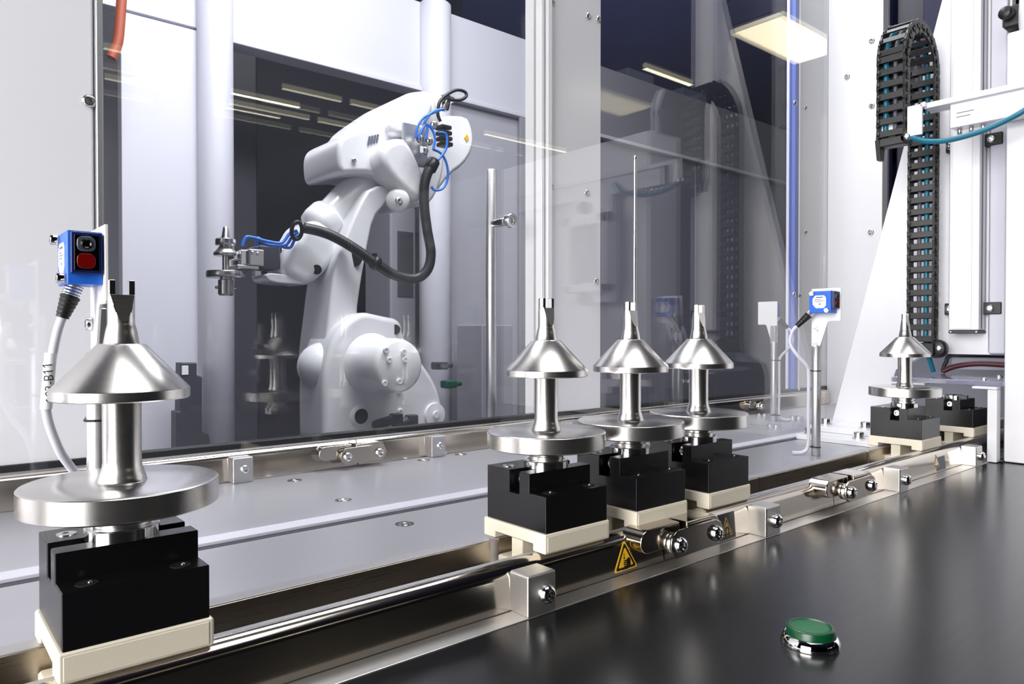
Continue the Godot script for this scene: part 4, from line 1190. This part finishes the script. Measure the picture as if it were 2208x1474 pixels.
# ---------------------------------------------------------------- the gantry on the right
func build_gantry():
	var XP := 1.15
	# column plate: a leg on the left, a bridge over the track on the right (outline in z, y)
	var t := thing("gantry_frame", Vector3(XP, 0, -0.40), "white gantry plate with a slanted left edge rising beside the track", "gantry")
	var f := Transform3D(Basis(Vector3(0, 0, 1), Vector3(0, 1, 0), Vector3(1, 0, 0)), Vector3.ZERO)
	obj("column_plate", MB.new().prism(PackedVector2Array([Vector2(-0.158, 0.018), Vector2(0.037, 0.786), Vector2(0.086, 0.786), Vector2(0.086, 0.130), Vector2(-0.018, 0.130), Vector2(-0.060, 0.105), Vector2(-0.066, 0.085), Vector2(-0.066, 0.018)]), 0.0, 0.016, 0.001, f, 40), M.white_paint, t)
	obj("foot_plate", MB.new().span(Vector3(-0.125, 0.002, -0.152), Vector3(0.14, 0.0095, -0.035), 0.001), M.white_paint, t)
	obj("foot_bar", MB.new().span(Vector3(-0.075, 0.0095, -0.158), Vector3(0.10, 0.0185, -0.035), 0.001), M.white_paint, t)
	for q in [[-0.105, 0.0095, -0.140], [-0.10, 0.0095, -0.07], [-0.045, 0.0185, -0.145], [-0.045, 0.0185, -0.085]]:
		obj("cap_screw", MB.new().screw(Vector3(q[0], q[1], q[2]), Vector3.UP, 0.0068, 0.009, false).cyl(Vector3(q[0], q[1], q[2]), Vector3(q[0], q[1] + 0.0012, q[2]), 0.009), M.steel, t)
	# linear axis on the plate
	var ax := thing("linear_axis", Vector3(XP, 0, -0.36), "tall aluminium linear axis screwed upright to the gantry plate", "linear axis")
	var zl := -0.379 + 0.36
	var zr := -0.3415 + 0.36
	obj("profile", MB.new().span(Vector3(-0.030, 0.164, zl), Vector3(0, 0.90, zr), 0.0015), M.white_paint, ax)
	obj("cover_strip", MB.new().span(Vector3(-0.0315, 0.166, zl + 0.004), Vector3(-0.0298, 0.90, zr - 0.009), 0.0004), M.paper_white, ax)
	obj("side_groove", MB.new().span(Vector3(-0.022, 0.166, zr - 0.0005), Vector3(-0.018, 0.90, zr + 0.0003)), M.print_grey, ax)
	obj("side_groove", MB.new().span(Vector3(-0.0065, 0.166, zr - 0.0005), Vector3(-0.005, 0.90, zr + 0.0003)), M.print_grey, ax)
	obj("end_cap", MB.new().span(Vector3(-0.030, 0.1595, zl), Vector3(0, 0.164, zr), 0.001), M.dark_grey, ax)
	for z in [zl + 0.003, zr - 0.003]:
		obj("end_screw", MB.new().screw(Vector3(-0.030, 0.1618, z), Vector3(-1, 0, 0), 0.0014, 0.001), M.bright_steel, ax)
	for y in [0.4235, 0.194]:
		for s in [0, 1]:
			var z: float = zr + 0.010 if s == 1 else zl - 0.0055
			var cla := obj("clamp", MB.new().box(Vector3(-0.0065, y, z), Vector3(0.013, 0.0165, 0.022 if s == 1 else 0.011), 0.001), M.black_plastic, ax)
			obj("clamp_screw", MB.new().screw(Vector3(-0.013, y, z - (0.002 if s == 1 else -0.001)), Vector3(-1, 0, 0), 0.0052, 0.004), M.bright_steel, cla)
	tag(obj("guide_tube", MB.new().span(Vector3(1.140, 0.131, -0.337), Vector3(1.1495, 0.9, -0.316), 0.003), M.cell_paint), "slim aluminium guide tube right of the linear axis", "guide tube")
	# energy chain: links along a hanging loop in the xy plane, width along z
	var ch := thing("energy_chain", Vector3(1.066, 0.14, -0.412), "black plastic energy chain looping up beside the gantry plate", "energy chain")
	var R := 0.0515
	var xr := 0.052
	var yt := 0.585 - 0.14 - R - 0.010
	var pitch := 0.0164
	var path := []     # position, direction of travel
	var y := 0.012
	while y < yt:
		path.append([Vector2(xr, y), Vector2(0, 1)])
		y += pitch
	var na := int(round(PI * R / pitch))
	for k in na:
		var a := PI * (k + 0.5) / na
		path.append([Vector2(xr - R + R * cos(a), yt + R * sin(a)), Vector2(-sin(a), cos(a))])
	y = yt
	while y > 0.278:
		path.append([Vector2(xr - 2 * R, y), Vector2(0, -1)])
		y -= pitch
	var link := MB.new()
	var hw := 0.0165
	for s in [-1, 1]:
		# side plates: a flank with a raised hinge and an offset tail
		link.prism(PackedVector2Array([Vector2(-0.0095, -0.0080), Vector2(0.0060, -0.0095), Vector2(0.0095, -0.0060), Vector2(0.0095, 0.0060), Vector2(0.0060, 0.0095), Vector2(-0.0095, 0.0080)]), s * hw - 0.0016, s * hw + 0.0016, 0.0005)
		link.cyl(Vector3(0.0045, 0, s * (hw + 0.0012)), Vector3(0.0045, 0, s * (hw + 0.0026)), 0.0042, 0.0005, 12)
		link.span(Vector3(-0.0080, -0.0030, s * (hw + 0.0022) - 0.0007), Vector3(-0.0030, 0.0030, s * (hw + 0.0022) + 0.0007), 0.0004)
	for s in [-1, 1]:
		link.span(Vector3(-0.0042, s * 0.0085 - 0.0012, -hw), Vector3(0.0042, s * 0.0085 + 0.0012, hw), 0.0006)
		link.cyl(Vector3(0, s * 0.0085, -hw), Vector3(0, s * 0.0085, -hw + 0.004), 0.0032, 0.0005, 10)
	var first: MeshInstance3D = null
	for p in path:
		var d: Vector2 = p[1]
		var n: MeshInstance3D
		if first == null:
			first = obj("chain_link", link, M.black_plastic, ch)
			n = first
		else:
			n = first.duplicate()
			n.name = "chain_link"
			ch.add_child(n, true)
		n.transform = Transform3D(Basis(Vector3(d.x, d.y, 0), Vector3(-d.y, d.x, 0), Vector3(0, 0, 1)), Vector3(p[0].x, p[0].y, 0))
	# end brackets of the chain
	obj("end_bracket", MB.new().span(Vector3(xr - 0.012, -0.012, -0.019), Vector3(xr + 0.012, 0.006, 0.019), 0.002).cyl(Vector3(xr - 0.006, -0.002, 0.019), Vector3(xr + 0.010, -0.002, 0.019), 0.013, 0.002, 24), M.black_plastic, ch)
	obj("bracket_screw", MB.new().screw(Vector3(xr - 0.008, -0.001, 0.025), Vector3(-1, 0, 0), 0.004, 0.003), M.bright_steel, ch)
	var xl := xr - 2 * R
	obj("end_bracket", MB.new().span(Vector3(xl - 0.010, 0.268, -0.019), Vector3(xl + 0.010, 0.280, 0.019), 0.002).prism(PackedVector2Array([Vector2(xl - 0.012, 0.278), Vector2(xl + 0.008, 0.278), Vector2(xl + 0.004, 0.252), Vector2(xl - 0.006, 0.252)]), -0.0185, -0.0125, 0.001).cyl(Vector3(xl - 0.010, 0.276, 0.021), Vector3(xl + 0.002, 0.276, 0.021), 0.009, 0.002, 24), M.black_plastic, ch)
	obj("bracket_screw", MB.new().screw(Vector3(xl - 0.010, 0.276, 0.022), Vector3(-1, 0, 0), 0.0042, 0.003), M.bright_steel, ch)
	# cables in the chain
	var cp := [Vector3(1.14, 0.105, -0.405), Vector3(1.125, 0.135, -0.408)]
	for p in path:
		cp.append(Vector3(1.066 + p[0].x, 0.14 + p[0].y, -0.407 if p[1].y > 0.5 else -0.421))
	var ex: Vector3 = cp[-1]
	cp.append(ex + Vector3(0.0, -0.012, 0.002))
	for q in [[1962, 297, 1.008], [1995, 304, 1.004], [2040, 303, 1.000], [2100, 288, 0.998], [2160, 264, 1.0], [2208, 238, 1.0], [2260, 200, 1.01]]:
		cp.append(at_x(q[0], q[1], q[2]))
	tag(obj("teal_cable", MB.new().tube(MB.smooth(cp, 4), 0.0034, 12), M.teal_cable), "teal cable running through the chain and swinging right below the white arm", "cable")
	var gp := []
	for p in path:
		gp.append(Vector3(1.066 + p[0].x, 0.14 + p[0].y, -0.4165 if p[1].y > 0.5 else -0.409))
	tag(obj("grey_cable", MB.new().tube(MB.smooth(gp, 3), 0.0028, 10), M.print_grey), "grey cable inside the energy chain beside the teal one", "cable")
	# arm that carries the moving end of the chain
	var a := thing("cross_arm", Vector3(1.02, 0.369, -0.36), "white horizontal arm reaching right from the energy chain", "arm")
	obj("bar", MB.new().span(Vector3(-0.004, 0.049, 0.016), Vector3(0.018, 0.0815, 0.42), 0.0012), M.white_paint, a)
	obj("top_flange", MB.new().span(Vector3(-0.010, 0.0790, -0.012), Vector3(0.020, 0.0865, 0.42), 0.001), M.white_paint, a)
	obj("offset_plate", MB.new().span(Vector3(-0.016, 0.046, -0.030), Vector3(-0.012, 0.085, -0.012), 0.0006).span(Vector3(-0.016, 0.0805, -0.014), Vector3(0.018, 0.0865, -0.008), 0.0006), M.white_paint, a)
	for k in 3:
		obj("set_screw", MB.new().cyl(Vector3(0.004, 0.041, 0.025 + k * 0.013), Vector3(0.004, 0.050, 0.025 + k * 0.013), 0.0026, 0.0006, 14), M.steel, a)
	var pr := MB.new()
	for k in 2:
		pr.span(Vector3(-0.0044, 0.066 - k * 0.005, 0.024), Vector3(-0.0039, 0.0668 - k * 0.005, 0.043 - k * 0.004))
	obj("arm_print", pr, M.print_grey, a)
	obj("back_tab", MB.new().span(Vector3(-0.004, 0.042, -0.072), Vector3(0.0, 0.076, -0.050), 0.0006), M.white_paint, a)
	obj("tab_screw", MB.new().screw(Vector3(-0.004, 0.072, -0.069), Vector3(-1, 0, 0), 0.004, 0.003), M.steel, a)
	# gripper head on the arm, right of the frame; seen mirrored in the pane
	var gh := thing("handling_unit", Vector3(1.0, 0.307, -0.19), "white box with a grey field below the white arm, mirrored in the long pane", "handling unit")
	obj("back_plate", MB.new().span(Vector3(0.010, -0.09, -0.04), Vector3(0.034, 0.11, 0.06), 0.002), M.white_paint, gh)
	obj("recess", MB.new().span(Vector3(0.006, -0.05, -0.042), Vector3(0.010, 0.06, 0.05)), M.print_grey, gh)
	obj("frame", MB.new().span(Vector3(-0.018, -0.07, -0.052), Vector3(0.006, 0.075, -0.036), 0.002).span(Vector3(-0.018, -0.07, 0.040), Vector3(0.006, 0.075, 0.056), 0.002).span(Vector3(-0.018, 0.055, -0.052), Vector3(0.006, 0.075, 0.056), 0.002).span(Vector3(-0.018, -0.07, -0.052), Vector3(0.006, -0.055, 0.056), 0.002), M.white_paint, gh)
	for ky in [0.092, -0.082]:
		obj("knob", MB.new().cyl(Vector3(0.010, ky, 0.02), Vector3(-0.006, ky, 0.02), 0.012, 0.002, 24), M.black_plastic, gh)
	# white machine box at the right edge, its post, the acrylic cover and what lies under the bridge
	var wb := thing("machine_box", Vector3(1.045, 0, -0.291), "large white machine box at the right edge of the view, behind the worktop", "machine box")
	obj("box", MB.new().span(Vector3(0.0, 0.0005, 0.0), Vector3(0.09, 0.529, 0.42), 0.002), M.white_paint, wb)
	obj("foot_pad", MB.new().box(Vector3(-0.002, 0.002, -0.002), Vector3(0.006, 0.003, 0.005), 0.001), M.dark_grey, wb)
	var cn := thing("cable_coupling", at_x(2192, 40, 1.09), "black cable coupling on top of the white machine box", "coupling")
	obj("body", MB.new().box(Vector3(0, 0, 0), Vector3(0.03, 0.028, 0.025), 0.004), M.black_plastic, cn)
	obj("knob", MB.new().cyl(Vector3(-0.014, 0.002, -0.004), Vector3(-0.028, 0.002, -0.006), 0.008, 0.002, 16), M.black_plastic, cn)
	obj("cable", MB.new().tube(MB.smooth([Vector3(0, 0.05, 0.01), Vector3(-0.012, 0.02, 0.012), Vector3(-0.012, -0.02, 0.012), Vector3(0, -0.035, 0.02)], 6), 0.006, 12), M.white_cable, cn)
	var po := thing("cover_post", Vector3(1.036, 0, -0.297), "short white post carrying the acrylic cover at the end of the track", "post")
	obj("post", MB.new().span(Vector3(-0.006, 0.0005, -0.0075), Vector3(0.007, 0.0905, 0.0035), 0.001), M.white_paint, po)
	obj("post_angle", MB.new().span(Vector3(-0.007, 0.0905, -0.024), Vector3(0.007, 0.0935, 0.0035), 0.0006), M.white_paint, po)
	var ac := thing("acrylic_cover", Vector3(1.10, 0.096, -0.36), "tinted acrylic cover sheet lying over the track below the gantry bridge", "cover")
	obj("sheet", MB.new().span(Vector3(-0.062, -0.0022, -0.062), Vector3(0.07, 0.0045, 0.07), 0.001), M.tinted_acrylic, ac)
	for q in [[-0.045, 0.045], [-0.04, -0.045], [0.03, 0.04]]:
		obj("cover_screw", MB.new().screw(Vector3(q[0], 0.0045, q[1]), Vector3.UP, 0.004, 0.003), M.steel, ac)
	obj("angle_strip", MB.new().span(Vector3(-0.060, -0.0052, -0.062), Vector3(-0.045, -0.0022, -0.02), 0.0005), M.paper_white, ac)
	tag(obj("back_panel", MB.new().span(Vector3(1.34, 0.002, -0.52), Vector3(1.36, 0.16, -0.20), 0.002), M.grey_paint), "grey panel closing the tunnel behind the gantry bridge", "panel")
	var tb := thing("cable_box", Vector3(1.25, 0.105, -0.38), "pale cable box on the acrylic cover behind the bridge", "box")
	obj("box", MB.new().span(Vector3(-0.03, 0.0, -0.03), Vector3(0.04, 0.02, 0.08), 0.003), M.cell_paint, tb)
	obj("dark_lid", MB.new().span(Vector3(-0.04, 0.0225, -0.045), Vector3(0.05, 0.032, 0.09), 0.004), M.dark_grey, tb)
	tag(obj("maroon_cable", MB.new().tube(MB.smooth([Vector3(1.16, 0.1045, -0.40), Vector3(1.165, 0.112, -0.385), Vector3(1.17, 0.1165, -0.36), Vector3(1.175, 0.116, -0.33), Vector3(1.18, 0.113, -0.29)], 6), 0.0038, 12), M.maroon_cable), "maroon cable lying on the acrylic cover under the bridge", "cable")
	var ar := thing("cable_arch", Vector3(1.22, 0.10, -0.42), "dark bent tube arching behind the bridge opening", "tube")
	obj("tube", MB.new().tube(MB.smooth([Vector3(0, 0, 0), Vector3(0, 0.015, 0.004), Vector3(0, 0.028, 0.02), Vector3(0, 0.03, 0.12)], 8), 0.003, 10), M.dark_grey, ar)
